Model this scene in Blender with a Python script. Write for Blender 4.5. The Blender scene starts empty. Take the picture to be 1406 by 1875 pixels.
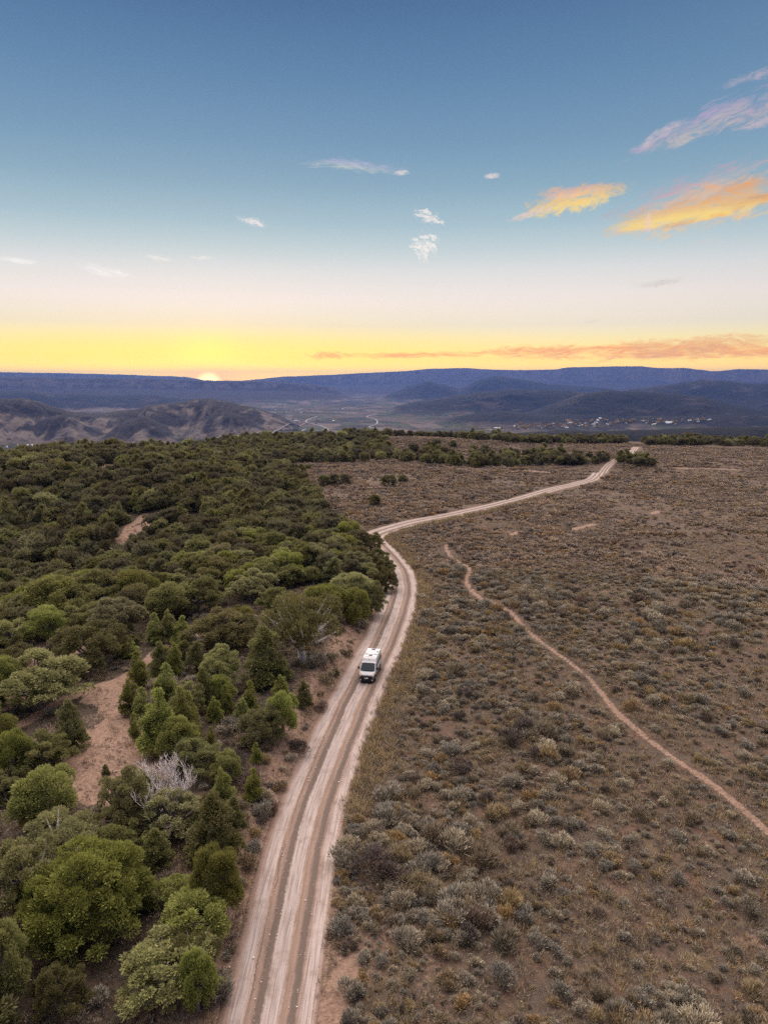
import bpy, bmesh, math, random
import numpy as np
from mathutils import Vector, Matrix, noise as mnoise

R = math.radians
random.seed(7)
rng = np.random.default_rng(11)
scene = bpy.context.scene
col = scene.collection

# ------------------------------------------------------------------ camera
CZ = 38.0
PITCH = R(10.7)
FPX = 1280.0                     # focal length in photo pixels (photo 1406 x 1875)
cd = bpy.data.cameras.new("camera")
cam = bpy.data.objects.new("camera", cd)
col.objects.link(cam)
cam.location = (0, 0, CZ)
cam.rotation_euler = (math.pi / 2 - PITCH, 0, 0)
cd.sensor_fit = 'VERTICAL'
cd.sensor_height = 36.0
cd.lens = FPX / 1875 * 36.0
cd.clip_start = 0.5
cd.clip_end = 90000
scene.camera = cam

# ------------------------------------------------------------------ view
scene.view_settings.view_transform = 'Standard'
scene.view_settings.look = 'None'
scene.view_settings.exposure = 0.9
scene.view_settings.gamma = 1.0
try:
    scene.view_settings.use_curve_mapping = False
except Exception:
    pass
scene.cycles.max_bounces = 5
scene.cycles.diffuse_bounces = 3
scene.cycles.glossy_bounces = 2
scene.cycles.transmission_bounces = 3
scene.cycles.volume_bounces = 0
scene.cycles.use_denoising = False
scene.cycles.adaptive_threshold = 0.012

# ------------------------------------------------------------------ sun and soft fill lamp
SUN_AZ = math.atan((388 - 703) / 1280.0)      # negative = left of the view axis
SUN_EL = R(2.0)
sl = bpy.data.lights.new("sun", 'SUN')
sun = bpy.data.objects.new("sun", sl)
col.objects.link(sun)
sl.energy = 5.0
sl.angle = R(100)                               # added soft fill, raised far above the visible sun: no crisp shadows
sl.color = (1.0, 0.86, 0.76)
_e = R(58)
sdir = Vector((math.sin(SUN_AZ) * math.cos(_e), math.cos(SUN_AZ) * math.cos(_e), math.sin(_e)))
sun.rotation_euler = (-sdir).to_track_quat('-Z', 'Y').to_euler()

# ------------------------------------------------------------------ node helpers
def srgb(r, g, b):
    f = lambda c: (c / 255 / 12.92) if c <= 10 else (((c / 255) + .055) / 1.055) ** 2.4
    return (f(r), f(g), f(b), 1.0)

class NT:
    def __init__(s, tree):
        s.t = tree; s.n = tree.nodes; s.l = tree.links
    def add(s, typ, ins=None, **props):
        nd = s.n.new(typ)
        for k, v in props.items():
            setattr(nd, k, v)
        for k, v in (ins or {}).items():
            sock = nd.inputs[k]
            if isinstance(v, bpy.types.NodeSocket):
                s.l.new(v, sock)
            else:
                sock.default_value = v
        return nd
    def math(s, op, a, b=None, c=None, clamp=False):
        ins = {0: a}
        if b is not None: ins[1] = b
        if c is not None: ins[2] = c
        return s.add('ShaderNodeMath', ins, operation=op, use_clamp=clamp).outputs[0]
    def vm(s, op, a, b=None):
        ins = {0: a}
        if b is not None: ins[1] = b
        nd = s.add('ShaderNodeVectorMath', ins, operation=op)
        return nd.outputs['Value'] if op in ('DOT_PRODUCT', 'LENGTH') else nd.outputs[0]
    def mix(s, f, a, b, mode='MIX'):
        nd = s.add('ShaderNodeMix', data_type='RGBA', blend_type=mode)
        for idx, v in ((0, f), (6, a), (7, b)):
            if isinstance(v, bpy.types.NodeSocket): s.l.new(v, nd.inputs[idx])
            else: nd.inputs[idx].default_value = v
        return nd.outputs[2]
    def ramp(s, f, stops, interp='LINEAR'):
        nd = s.add('ShaderNodeValToRGB', {0: f})
        cr = nd.color_ramp; cr.interpolation = interp
        while len(cr.elements) > 1: cr.elements.remove(cr.elements[-1])
        cr.elements[0].position = stops[0][0]; cr.elements[0].color = stops[0][1]
        for p, c in stops[1:]:
            e = cr.elements.new(p); e.color = c
        return nd.outputs[0]
    def noise(s, vec, scale, detail=3, rough=.55, dist=0.0, out=0):
        return s.add('ShaderNodeTexNoise', {'Vector': vec, 'Scale': scale, 'Detail': detail,
                     'Roughness': rough, 'Distortion': dist}).outputs[out]
    def rng(s, v, a, b, c=0.0, d=1.0):
        return s.add('ShaderNodeMapRange', {0: v, 1: a, 2: b, 3: c, 4: d}, interpolation_type='SMOOTHSTEP').outputs[0]
    def attr(s, name):
        return s.add('ShaderNodeAttribute', attribute_name=name)

def rgba(*c): return (c[0], c[1], c[2], 1.0)

def new_mat(name):
    m = bpy.data.materials.new(name); m.use_nodes = True
    m.node_tree.nodes.clear()
    t = NT(m.node_tree)
    out = t.add('ShaderNodeOutputMaterial')
    return m, t, out

def finish(t, out, colr, rough=.9, spec=.2, bump=None, bstr=.3, bdist=.05, metal=0.0, extra=None):
    ins = {'Base Color': colr, 'Roughness': rough, 'Specular IOR Level': spec, 'Metallic': metal}
    p = t.add('ShaderNodeBsdfPrincipled', ins)
    if bump is not None:
        b = t.add('ShaderNodeBump', {'Strength': bstr, 'Distance': bdist, 'Height': bump})
        t.l.new(b.outputs[0], p.inputs['Normal'])
    if extra:
        for k, v in extra.items(): p.inputs[k].default_value = v
    t.l.new(p.outputs[0], out.inputs[0])
    return p

# ------------------------------------------------------------------ pixel -> direction (photo measurements)
def pdir(px, py):
    u = (np.asarray(px, float) - 703.0) / FPX
    v = (937.5 - np.asarray(py, float)) / FPX
    x = u; y = math.cos(PITCH) + v * math.sin(PITCH); z = -math.sin(PITCH) + v * math.cos(PITCH)
    n = np.sqrt(x * x + y * y + z * z)
    return x / n, y / n, z / n

# ------------------------------------------------------------------ world: dusk sky
world = bpy.data.worlds.new("World")
scene.world = world
world.use_nodes = True
wt = NT(world.node_tree)
wt.n.clear()
wout = wt.add('ShaderNodeOutputWorld')
tc = wt.add('ShaderNodeTexCoord').outputs['Generated']
D = wt.vm('NORMALIZE', tc)
sep = wt.add('ShaderNodeSeparateXYZ', {0: D})
Zc = sep.outputs[2]
elev = wt.math('ARCSINE', Zc)
ef = wt.math('MULTIPLY', elev, 180 / math.pi / 90)           # 0..1 over 90 degrees
def es(deg): return max(0.0, deg / 90)
mainr = wt.ramp(ef, [(0, srgb(255, 206, 96)), (es(1.2), srgb(255, 218, 120)), (es(2.4), srgb(254, 228, 158)),
                     (es(4.0), srgb(252, 236, 205)), (es(6.2), srgb(248, 234, 222)), (es(8.2), srgb(226, 224, 220)),
                     (es(9.8), srgb(196, 209, 210)), (es(11.6), srgb(166, 191, 200)), (es(14.2), srgb(136, 168, 186)), (es(17), srgb(115, 150, 178)),
                     (es(21), srgb(92, 130, 165)), (es(25.5), srgb(70, 106, 147)), (es(45), srgb(66, 96, 138)), (1, srgb(70, 92, 134))])
sunv = Vector((math.sin(SUN_AZ), math.cos(SUN_AZ), math.sin(R(-.45)))).normalized()
cosang = wt.vm('DOT_PRODUCT', D, tuple(sunv))
ang = wt.math('MULTIPLY', wt.math('ARCCOSINE', wt.math('MINIMUM', cosang, 1.0)), 180 / math.pi)   # degrees from the sun
# yellow belt close to the sun
low = wt.rng(wt.math('MULTIPLY', elev, 180 / math.pi), -1.5, 6.2, 1, 0)
nearsun = wt.rng(ang, 4, 33, 1, 0)
skyc = wt.mix(wt.math('MULTIPLY', low, nearsun), mainr, srgb(255, 226, 14))
# away from the sun the low sky is a little duller and the blue reaches lower
away = wt.rng(ang, 22, 75, 0, 1)
skyc = wt.mix(wt.math('MULTIPLY', away, .30), skyc, srgb(134, 160, 180))
# behind the viewer: dusky mauve
back = wt.rng(cosang, .2, -.8, 0, 1)
skyc = wt.mix(wt.math('MULTIPLY', back, .5), skyc, srgb(150, 140, 165))

skyc = wt.vm('MULTIPLY', skyc, wt.ramp(ef, [(0, (3.0, 2.5, .85, 1)), (es(.8), (2.5, 2.15, .75, 1)), (es(1.6), (1.7, 1.55, .76, 1)), (es(2.6), (1.3, 1.26, .86, 1)), (es(4.2), (1, 1, 1, 1))]))

# ---- clouds, painted on the sky by direction
CLOUDS = [
 # px, py, half width px, half height px, tilt deg, colour, strength, noise stretch x, y, noise gain, soft, seed
 (1310, 374, 210, 40, 8, (250, 190, 112), 1.0, 3.0, 1.6, 1.5, .5, 1.3),
 (1345, 378, 150, 13, 11, (222, 160, 92), .75, 2.0, 1.2, 1.1, .6, 4.1),
 (1250, 392, 150, 20, 4, (255, 214, 128), 1.0, 2.6, 1.2, 1.2, .5, 2.7),
 (1270, 345, 165, 30, 15, (216, 184, 172), .8, 3.0, 2.0, 2.1, .8, 8.3),
 (1045, 366, 100, 25, 8, (255, 208, 124), 1.0, 3.0, 1.4, 1.5, .5, 5.2),
 (1050, 352, 66, 14, 4, (240, 192, 160), .8, 3.0, 1.6, 1.5, .6, 6.4),
 (970, 391, 48, 8, 12, (236, 204, 180), .9, 3.0, 1.6, 1.6, .6, 6.9),
 (1185, 410, 10, 22, 0, (240, 206, 186), .7, 1.5, 1.5, 1.6, .6, 16.9),
 (1300, 218, 155, 26, 18, (200, 182, 190), .85, 3.2, 2.2, 2.0, .8, 9.1),
 (1400, 196, 110, 24, 16, (196, 176, 188), .8, 3.2, 2.2, 2.0, .8, 10.7),
 (1210, 246, 60, 10, 22, (206, 188, 192), .8, 3.0, 1.5, 1.2, .6, 11.6),
 (1390, 226, 40, 12, 8, (206, 184, 190), .8, 2.0, 1.5, 1.2, .7, 12.6),
 (1375, 142, 60, 12, 8, (198, 178, 190), .7, 3.0, 1.6, 1.6, .8, 12.2),
 (655, 305, 110, 12, -4, (204, 202, 208), .8, 3.4, 1.8, 1.5, .8, 13.4),
 (735, 316, 16, 6, 4, (236, 220, 212), .9, 1.6, 1.2, 1.0, .6, 14.4),
 (900, 322, 18, 6, 0, (228, 212, 208), .9, 1.6, 1.2, 1.0, .6, 15.4),
 (462, 404, 31, 7, -16, (240, 230, 224), .95, 2.4, 2.6, 2.0, .6, 17.4),
 (782, 397, 28, 12, -14, (236, 228, 222), .95, 2.2, 2.6, 2.8, .6, 18.1),
 (776, 453, 24, 25, -28, (246, 238, 228), .95, 2.0, 4.0, 3.0, .6, 19.5),
 (32, 476, 46, 6, -4, (255, 250, 244), 1.0, 2.0, 1.5, 1.0, .7, 20.5),
 (196, 497, 54, 11, -10, (255, 248, 242), .9, 2.0, 1.5, 1.4, .8, 21.5),
 (292, 470, 30, 6, -8, (250, 240, 232), .9, 2.0, 1.5, 1.4, .8, 22.5),
 (372, 471, 26, 5, 4, (252, 240, 230), .9, 2.0, 1.5, 1.4, .8, 23.5),
 (1203, 519, 52, 8, 7, (196, 186, 176), .8, 2.4, 1.5, 1.2, .8, 24.5),
 (1290, 440, 32, 4, 2, (214, 206, 198), .6, 2.0, 1.5, 1.0, .8, 25.5),
 (920, 615, 44, 5, -2, (236, 214, 184), .6, 2.0, 1.5, 1.0, .8, 26.5),
 (1083, 588, 24, 5, 2, (226, 214, 194), .5, 2.0, 1.5, 1.0, .8, 27.5),
 (1180, 645, 330, 19, 0, (232, 158, 82), 1.0, 6.0, 1.7, 1.5, .55, 28.5),
 (1290, 634, 200, 22, 2, (212, 156, 104), 1.0, 5.0, 1.7, 1.5, .6, 29.5),
 (985, 641, 110, 12, 2, (228, 156, 84), 1.0, 4.0, 1.5, 1.5, .6, 30.5),
 (760, 650, 230, 7, 1, (240, 158, 60), 1.0, 5.0, 1.3, 1.2, .6, 31.5),
 (598, 650, 44, 8, 1, (226, 142, 56), 1.0, 3.0, 1.5, 1.3, .6, 32.5),
 (480, 674, 80, 5, -2, (255, 246, 150), .7, 3.0, 1.5, 1.0, .8, 33.5),
]
warp = wt.noise(D, 22, 3, .6, out=1)
warp = wt.vm('SUBTRACT', warp, (.5, .5, .5))
Dw = wt.vm('ADD', D, wt.vm('MULTIPLY', warp, (.018, .018, .012)))
for (px, py, a, b, tilt, c, st, sx, sy, ng, soft, seed) in CLOUDS:
    cx, cy, cz = [float(v) for v in pdir(px, py)]
    c0 = Vector((cx, cy, cz))
    right = Vector((cy, -cx, 0)).normalized(); up = right.cross(c0).normalized()
    ct, stt = math.cos(R(tilt)), math.sin(R(tilt))
    e1 = right * ct + up * stt; e2 = -right * stt + up * ct
    k = 1 / math.sqrt(1 + ((px - 703) / FPX) ** 2 + ((937.5 - py) / FPX) ** 2)
    A = a / FPX * k; B = b / FPX * k
    src = Dw if a > 20 else D
    u = wt.math('MULTIPLY', wt.vm('DOT_PRODUCT', src, tuple(e1)), 1 / A)
    v = wt.math('MULTIPLY', wt.vm('DOT_PRODUCT', src, tuple(e2)), 1 / B)
    nv = wt.add('ShaderNodeCombineXYZ', {0: wt.math('MULTIPLY', u, sx), 1: wt.math('MULTIPLY', v, sy), 2: seed}).outputs[0]
    nz = wt.noise(nv, 1.0, 7, .66, .9)
    d2 = wt.math('MULTIPLY_ADD', u, u, wt.math('MULTIPLY', v, v))
    f = wt.math('SUBTRACT', wt.math('MULTIPLY_ADD', wt.math('SUBTRACT', nz, .5), ng * 2.3, .86), d2)
    f = wt.rng(f, -.08, soft * (1.9 if a > 60 and py < 450 else 2.2), 0, min(1.0, st * 1.12))
    if a > 40:
        nv2 = wt.add('ShaderNodeCombineXYZ', {0: wt.math('MULTIPLY', u, sx * 1.6), 1: wt.math('MULTIPLY', v, sy * 3.5), 2: seed + 3}).outputs[0]
        f = wt.math('MULTIPLY', f, wt.rng(wt.noise(nv2, 1.0, 5, .65, .6), .30, .56, .62, 1))
    f = wt.math('MULTIPLY', f, wt.math('GREATER_THAN', wt.vm('DOT_PRODUCT', D, tuple(c0)), .5))
    cc_ = srgb(*c)
    if a > 60 and py < 450:      # greyer tops, glowing undersides
        tp_ = srgb(c[0] * .90, c[1] * .88, min(255, c[2] * 1.0)); bt_ = srgb(min(255, c[0] * 1.04), min(255, c[1] * 1.04), c[2] * .93)
        cc_ = wt.mix(wt.rng(wt.math('ADD', v, wt.math('MULTIPLY', wt.math('SUBTRACT', nz, .5), 1.5)), -.55, .6), bt_, tp_)
    if py > 600: cc_ = (cc_[0] * 1.55, cc_[1] * 1.38, cc_[2] * 1.0) + (1.0,)
    skyc = wt.mix(f, skyc, cc_)
# sun disc half behind the ridge and its halo
halo = wt.math('POWER', wt.rng(ang, 0, 6.5, 1, 0), 2.4)
skyc = wt.mix(wt.math('MULTIPLY', halo, .95), skyc, rgba(2.6, 1.4, .10))
disc = wt.rng(ang, .35, 1.25, 1, 0)
skyc = wt.mix(disc, skyc, rgba(6.5, 4.6, 1.3))
bg = wt.add('ShaderNodeBackground', {'Color': skyc, 'Strength': 0.536})
nish = wt.add('ShaderNodeTexSky', sky_type='NISHITA')
nish.sun_disc = False
nish.sun_elevation = SUN_EL
nish.sun_rotation = SUN_AZ
nish.altitude = 2000
bg2 = wt.add('ShaderNodeBackground', {'Color': nish.outputs[0], 'Strength': 0.008})
adds = wt.add('ShaderNodeAddShader', {0: bg.outputs[0], 1: bg2.outputs[0]})
wt.l.new(adds.outputs[0], wout.inputs[0])
world.cycles.sampling_method = 'MANUAL'
world.cycles.sample_map_resolution = 1024

# ------------------------------------------------------------------ numpy noise
def _hash(ix, iy, seed):
    h = (ix.astype(np.int64) * 374761393 + iy.astype(np.int64) * 668265263 + seed * 1442695041) & 0xFFFFFFFF
    h = ((h ^ (h >> 13)) * 1274126177) & 0xFFFFFFFF
    h = h ^ (h >> 16)
    return (h & 0xFFFFFF) / float(0xFFFFFF)
def vnoise(x, y, seed=0):
    x = np.asarray(x, float); y = np.asarray(y, float)
    xi = np.floor(x); yi = np.floor(y)
    fx = x - xi; fy = y - yi
    fx = fx * fx * (3 - 2 * fx); fy = fy * fy * (3 - 2 * fy)
    a = _hash(xi, yi, seed); b = _hash(xi + 1, yi, seed); c = _hash(xi, yi + 1, seed); d = _hash(xi + 1, yi + 1, seed)
    return (a * (1 - fx) + b * fx) * (1 - fy) + (c * (1 - fx) + d * fx) * fy
def fbm(x, y, seed=0, oct=4, gain=.5):
    s = 0; a = 1; tot = 0
    for i in range(oct):
        s = s + a * vnoise(x * 2 ** i + 17.3 * i, y * 2 ** i - 9.1 * i, seed + i); tot += a; a *= gain
    return s / tot
def ridged(x, y, seed=0, oct=4):
    s = 0; a = 1; tot = 0
    for i in range(oct):
        s = s + a * (1 - np.abs(2 * vnoise(x * 2 ** i + 5.3 * i, y * 2 ** i, seed + i) - 1)); tot += a; a *= .5
    return s / tot
def sst(x, a, b):
    t = np.clip((np.asarray(x, float) - a) / (b - a), 0, 1)
    return t * t * (3 - 2 * t)

# ------------------------------------------------------------------ terrain heights
def edge_r(th):
    """distance at which the tableland breaks off, by bearing"""
    base = np.interp(np.degrees(th), [-60, -27, -16, -10, 0, 8, 16, 28, 60], [390, 400, 420, 455, 480, 485, 520, 540, 560])
    return base + 30 * (fbm(th * 9 + 40, th * 0, 77) - .5)

def h_base(x, y):
    x = np.asarray(x, float); y = np.asarray(y, float)
    r = np.hypot(x, y); th = np.arctan2(x, y)
    z = 1.5 * (fbm(x / 55, y / 55, 3) - .5) * sst(r, 20, 120) + .5 * (fbm(x / 11, y / 11, 8, 3) - .5)
    k = sst(th, R(8), R(12))
    z = z - (1 - k) * 3.8 * sst(r, 250, 430) - k * (.4 * sst(r, 250, 305) + 8.2 * sst(r, 308, 348) - 3.2 * sst(r, 365, 410))
    # wooded gully to the left, rising again behind
    g = sst(-x, 26, 90) * sst(y, 84, 140) * (1 - sst(y, 150, 235))
    z = z - 9.5 * g
    z = z + 9.5 * np.exp(-(((x + 118) / 62) ** 2 + ((y - 262) / 75) ** 2)) + 5.0 * np.exp(-(((x + 62) / 36) ** 2 + ((y - 215) / 60) ** 2))
    z = z + 3.0 * (fbm(x / 32, y / 32, 31, 3) - .5) * sst(-x, 25, 80)
    # knoll at the far rim
    bx, by = 12, 450
    z = z + 5.0 * np.exp(-(((x - bx) / 62) ** 2 + ((y - by) / 38) ** 2))
    z = z + 2.6 * np.exp(-(((x + 62) / 40) ** 2 + ((y - 440) / 40) ** 2))
    z = z + .2 * sst(-x, 60, 130) * sst(r, 280, 390)
    # the rim breaks off to the valley
    e = edge_r(th)
    fall = np.clip(r - e, 0, None)
    drop = np.where(fall < 120, fall * fall / 120 * .3, 36 + (fall - 120) * .5)
    z = z - drop * (1 + .25 * (fbm(th * 40, r / 200, 5) - .5))
    return np.maximum(z, -302.0)

VALLEY = -300.0
TH = lambda px, py: math.atan2(*[float(v) for v in pdir(px, py)[:2]])
def skyline(R_, pts):
    th = []; H = []
    for px, py in pts:
        dx, dy, dz = [float(v) for v in pdir(px, py)]
        th.append(math.atan2(dx, dy)); H.append(CZ + R_ * dz / math.hypot(dx, dy))
    return np.array(th), np.array(H)
def layer(name, R_, front, backw, pts, spur, rough, cliff=0.0, sk=3.0):
    th, H = skyline(R_, pts)
    return dict(name=name, R=R_, f=front, b=backw, th=th, H=H, spur=spur, rough=rough, cliff=cliff, sk=sk)
LAYERS = [
 layer('mesa', 21000, 6000, 5000, [(-900, 700), (-300, 688), (0, 682), (150, 684), (250, 687), (340, 690), (380, 697), (440, 697), (520, 690), (600, 687), (640, 685),
       (700, 682), (745, 680), (790, 676), (850, 674), (900, 677), (960, 678), (1020, 677), (1040, 673), (1100, 672), (1170, 671), (1200, 674), (1260, 675),
       (1300, 680), (1318, 680), (1350, 676), (1406, 677), (1800, 676), (2400, 690)], 1500, .10, .5, 10),
 layer('mesa', 13500, 3200, 4000, [(-900, 706), (-300, 695), (0, 690), (200, 692), (340, 694), (400, 697.5), (440, 697), (500, 699), (550, 702), (600, 707), (622, 716), (650, 729),
       (675, 738), (700, 760), (760, 800), (2400, 1500)], 900, .12, .35, 8),
 layer('hills', 9500, 1300, 1500, [(-900, 740), (-300, 722), (0, 716), (60, 717), (110, 722), (150, 721), (200, 724), (270, 722), (330, 729), (400, 733), (450, 742), (480, 760), (560, 810), (2400, 1500)], 500, .3, 0, 6),
 layer('badlands', 4700, 950, 1200, [(-900, 760), (-300, 742), (0, 730), (40, 729), (70, 733), (95, 743), (125, 752), (180, 757), (215, 752), (250, 748), (270, 741), (330, 736),
       (360, 730), (385, 729), (410, 733), (440, 741), (470, 747), (500, 757), (520, 766), (540, 782), (560, 800), (620, 830), (2400, 1500)], 330, .42, .0, 5),
 layer('badlands', 4250, 620, 400, [(-900, 790), (0, 772), (50, 776), (90, 763), (125, 756), (150, 770), (190, 786), (230, 770), (262, 759), (300, 776), (330, 790), (370, 765), (415, 751), (450, 762),
       (490, 786), (520, 800), (560, 830), (2400, 1500)], 200, .5, .0, 4),
 layer('hills', 13000, 2000, 2500, [(-900, 1500), (600, 800), (660, 748), (690, 733), (725, 716), (750, 706), (785, 697), (812, 704), (840, 712), (860, 704), (880, 694), (905, 688),
       (950, 694), (1000, 702), (1060, 707), (1110, 710), (1160, 722), (1250, 740), (2400, 1500)], 700, .22, 0, 6),
 layer('hills', 10000, 1800, 2000, [(-900, 1500), (1090, 740), (1150, 714), (1200, 707), (1240, 702), (1290, 695), (1330, 697), (1370, 702), (1406, 702), (1800, 700), (2400, 720)], 700, .25, 0, 6),
 layer('hills', 7900, 1500, 1300, [(-900, 1500), (660, 790), (690, 760), (715, 747), (745, 738), (790, 731), (830, 725), (880, 717), (930, 714), (990, 713), (1040, 715), (1090, 722), (1200, 745), (1500, 790), (2400, 1500)], 450, .32, 0, 5),
 layer('hills', 6500, 1300, 1300, [(-900, 1500), (900, 790), (960, 757), (1000, 741), (1040, 728), (1070, 719), (1110, 715), (1180, 716), (1240, 721), (1290, 727), (1330, 737), (1370, 744), (1420, 752), (1600, 752), (2400, 790)], 420, .26, 0, 5),
 layer('hills', 5600, 800, 900, [(-900, 1500), (700, 800), (760, 776), (820, 765), (870, 757), (920, 753), (960, 756), (1010, 760), (1080, 757), (1150, 761), (1230, 762), (1300, 758), (1406, 756), (1800, 760), (2400, 800)], 260, .3, 0, 4),
 layer('hills', 2700, 700, 900, [(-900, 1500), (700, 880), (770, 850), (830, 812), (900, 794), (960, 790), (1040, 788), (1100, 786), (1200, 787), (1300, 783), (1406, 778), (1800, 770), (2400, 790)], 180, .3, 0, 3),
]
def h_far(x, y, want=False):
    sh = np.shape(x); x = np.asarray(x, float).ravel(); y = np.asarray(y, float).ravel()
    r = np.hypot(x, y); th = np.arctan2(x, y)
    z = VALLEY + 10 * (fbm(x / 900, y / 900, 21) - .5) + 25 * sst(r, 9000, 20000)
    nr = r < 1900
    if nr.any(): z[nr] = np.maximum(z[nr], h_base(x[nr], y[nr]))
    idx = np.zeros(z.shape, int); rel = np.zeros(z.shape)
    for i, L in enumerate(LAYERS):
        H0 = np.interp(th, L['th'], L['H'])
        m = np.nonzero((H0 > VALLEY - 10) & (r > L['R'] - 1.3 * L['spur'] - L['f']) & (r < L['R'] + L['spur'] + L['b']))[0]
        if not len(m): continue
        xm, ym, rm, tm = x[m], y[m], r[m], th[m]
        s = tm * L['R']
        H = H0[m] + L['sk'] * 2 * (fbm(s / (L['R'] * .012), s * 0 + i, 50 + i, 4) - .5)
        Rl = L['R'] - L['spur'] * (ridged(s / (L['spur'] * 2.0) + i, s * 0 + i * 3.3, 60 + i, 3) - .35)
        t = (rm - Rl) / np.where(rm < Rl, L['f'], L['b'])
        n = fbm(xm / (L['f'] * .35), ym / (L['f'] * .35), 80 + i, 4) - .5
        n2 = ridged(s / (L['f'] * .16) + 3 * n, rm / (L['f'] * .9), 90 + i, 3) - .6
        tt = np.clip(1 - np.abs(t), 0, 1)
        side = np.clip(np.abs(t) * 3, 0, 1) * np.clip((1 - np.abs(t)) * 4, 0, 1)
        prof = tt * tt * (3 - 2 * tt)
        if L['cliff']:
            prof = np.where(t < 0, (1 - L['cliff']) * prof + L['cliff'] * sst(tt, .72, .86), prof)
        if L['name'] == 'badlands': n2 = n2 + .55 * (ridged(s / 62 + 2 * n, rm / 700, 120 + i, 3) - .6)
        zz = VALLEY + (H - VALLEY) * (prof + L['rough'] * side * (n * .9 + n2 * .45))
        hit = (zz > z[m]) & (H > VALLEY + 10)
        k = m[hit]
        idx[k] = i + 1; rel[k] = np.clip(prof, 0, 1)[hit]; z[k] = zz[hit]
    if want: return z.reshape(sh), idx.reshape(sh), rel.reshape(sh)
    return z.reshape(sh)

def h_any(x, y):
    r = np.hypot(x, y)
    return np.where(r < 1200, h_base(x, y), h_far(x, y))

def cast(px, py, rmin=25, rmax=26000, fn=None, n=520):
    """where the line of sight through a photo pixel meets the terrain"""
    fn = fn or h_any
    px = np.atleast_1d(np.asarray(px, float)); py = np.atleast_1d(np.asarray(py, float))
    dx, dy, dz = pdir(px, py)
    hn = np.hypot(dx, dy)
    rs = np.geomspace(rmin, rmax, n)
    res = np.full(px.shape, np.nan); lo = np.full(px.shape, rmin)
    done = np.zeros(px.shape, bool)
    for k in range(n):
        rr = rs[k]
        X = dx / hn * rr; Y = dy / hn * rr; Z = CZ + dz / hn * rr
        below = (Z < fn(X, Y)) & ~done
        res = np.where(below, rr, res); lo = np.where(below, rs[max(k - 1, 0)], lo)
        done |= below
        if done.all(): break
    hi = res.copy()
    for _ in range(12):
        m = (lo + hi) / 2
        X = dx / hn * m; Y = dy / hn * m; Z = CZ + dz / hn * m
        b = Z < fn(X, Y)
        hi = np.where(b, m, hi); lo = np.where(b, lo, m)
    X = dx / hn * hi; Y = dy / hn * hi
    return X, Y

# ------------------------------------------------------------------ road and trails (centre lines)
def spline(P, step):
    P = np.array(P, float)
    Q = np.vstack([2 * P[0] - P[1], P, 2 * P[-1] - P[-2]])
    out = []
    for i in range(1, len(Q) - 2):
        p0, p1, p2, p3 = Q[i - 1:i + 3]
        n = max(2, int(np.linalg.norm(p2 - p1) / step * 2))
        for k in range(n):
            t = k / n
            out.append(.5 * ((2 * p1) + (-p0 + p2) * t + (2 * p0 - 5 * p1 + 4 * p2 - p3) * t * t + (-p0 + 3 * p1 - 3 * p2 + p3) * t ** 3))
    out.append(Q[-2]); out = np.array(out)
    d = np.r_[0, np.cumsum(np.linalg.norm(np.diff(out, axis=0), axis=1))]
    s = np.arange(0, d[-1], step)
    return np.stack([np.interp(s, d, out[:, j]) for j in range(out.shape[1])], 1), s

road_px = [(488, 1875), (522, 1700), (556, 1530), (602, 1390), (645, 1290), (676, 1225), (703, 1170), (725, 1115), (733, 1080),
           (729, 1050), (715, 1026), (697, 1006), (684, 993), (681, 984), (692, 976), (722, 966), (760, 956), (830, 942), (900, 926), (960, 911), (1010, 896), (1060, 884), (1090, 872), (1106, 860)]
rx, ry = cast([p[0] for p in road_px], [p[1] for p in road_px], fn=h_base, rmax=700)
RP = [(rx[0] - (rx[1] - rx[0]) * 1.6, ry[0] - (ry[1] - ry[0]) * 1.6)] + list(zip(rx, ry))
tailx, taily = cast([1152, 1158, 1164], [834, 826, 818], fn=h_base, rmax=700)
RP += [(a, b) for a, b in zip(tailx, taily) if not math.isnan(a)]
RC, RS = spline(RP, 1.2)
RZ = h_base(RC[:, 0], RC[:, 1])
ker = np.ones(21) / 21
RZ = np.convolve(np.pad(RZ, 10, mode='edge'), ker, 'valid')
tan = np.gradient(RC, axis=0); tan /= np.linalg.norm(tan, axis=1)[:, None]
RN = np.stack([tan[:, 1], -tan[:, 0]], 1)           # to the right of travel away from the viewer
HW = np.interp(RS, [0, 60, 110, 170, 260, 420], [2.75, 3.2, 3.3, 2.9, 2.2, 1.7])

def road_query(x, y):
    """signed offset to the road centre (right positive), half width, height, arc length"""
    x = np.asarray(x, float).ravel(); y = np.asarray(y, float).ravel()
    best = np.full(x.shape, 1e9); bi = np.zeros(x.shape, int)
    for c in range(0, len(x), 20000):
        d = (x[c:c + 20000, None] - RC[None, :, 0]) ** 2 + (y[c:c + 20000, None] - RC[None, :, 1]) ** 2
        i = d.argmin(1); bi[c:c + 20000] = i; best[c:c + 20000] = d[np.arange(len(i)), i]
    off = (x - RC[bi, 0]) * RN[bi, 0] + (y - RC[bi, 1]) * RN[bi, 1]
    dist = np.sqrt(best)
    return np.where(off < 0, -dist, dist), HW[bi], RZ[bi], RS[bi]

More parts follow.
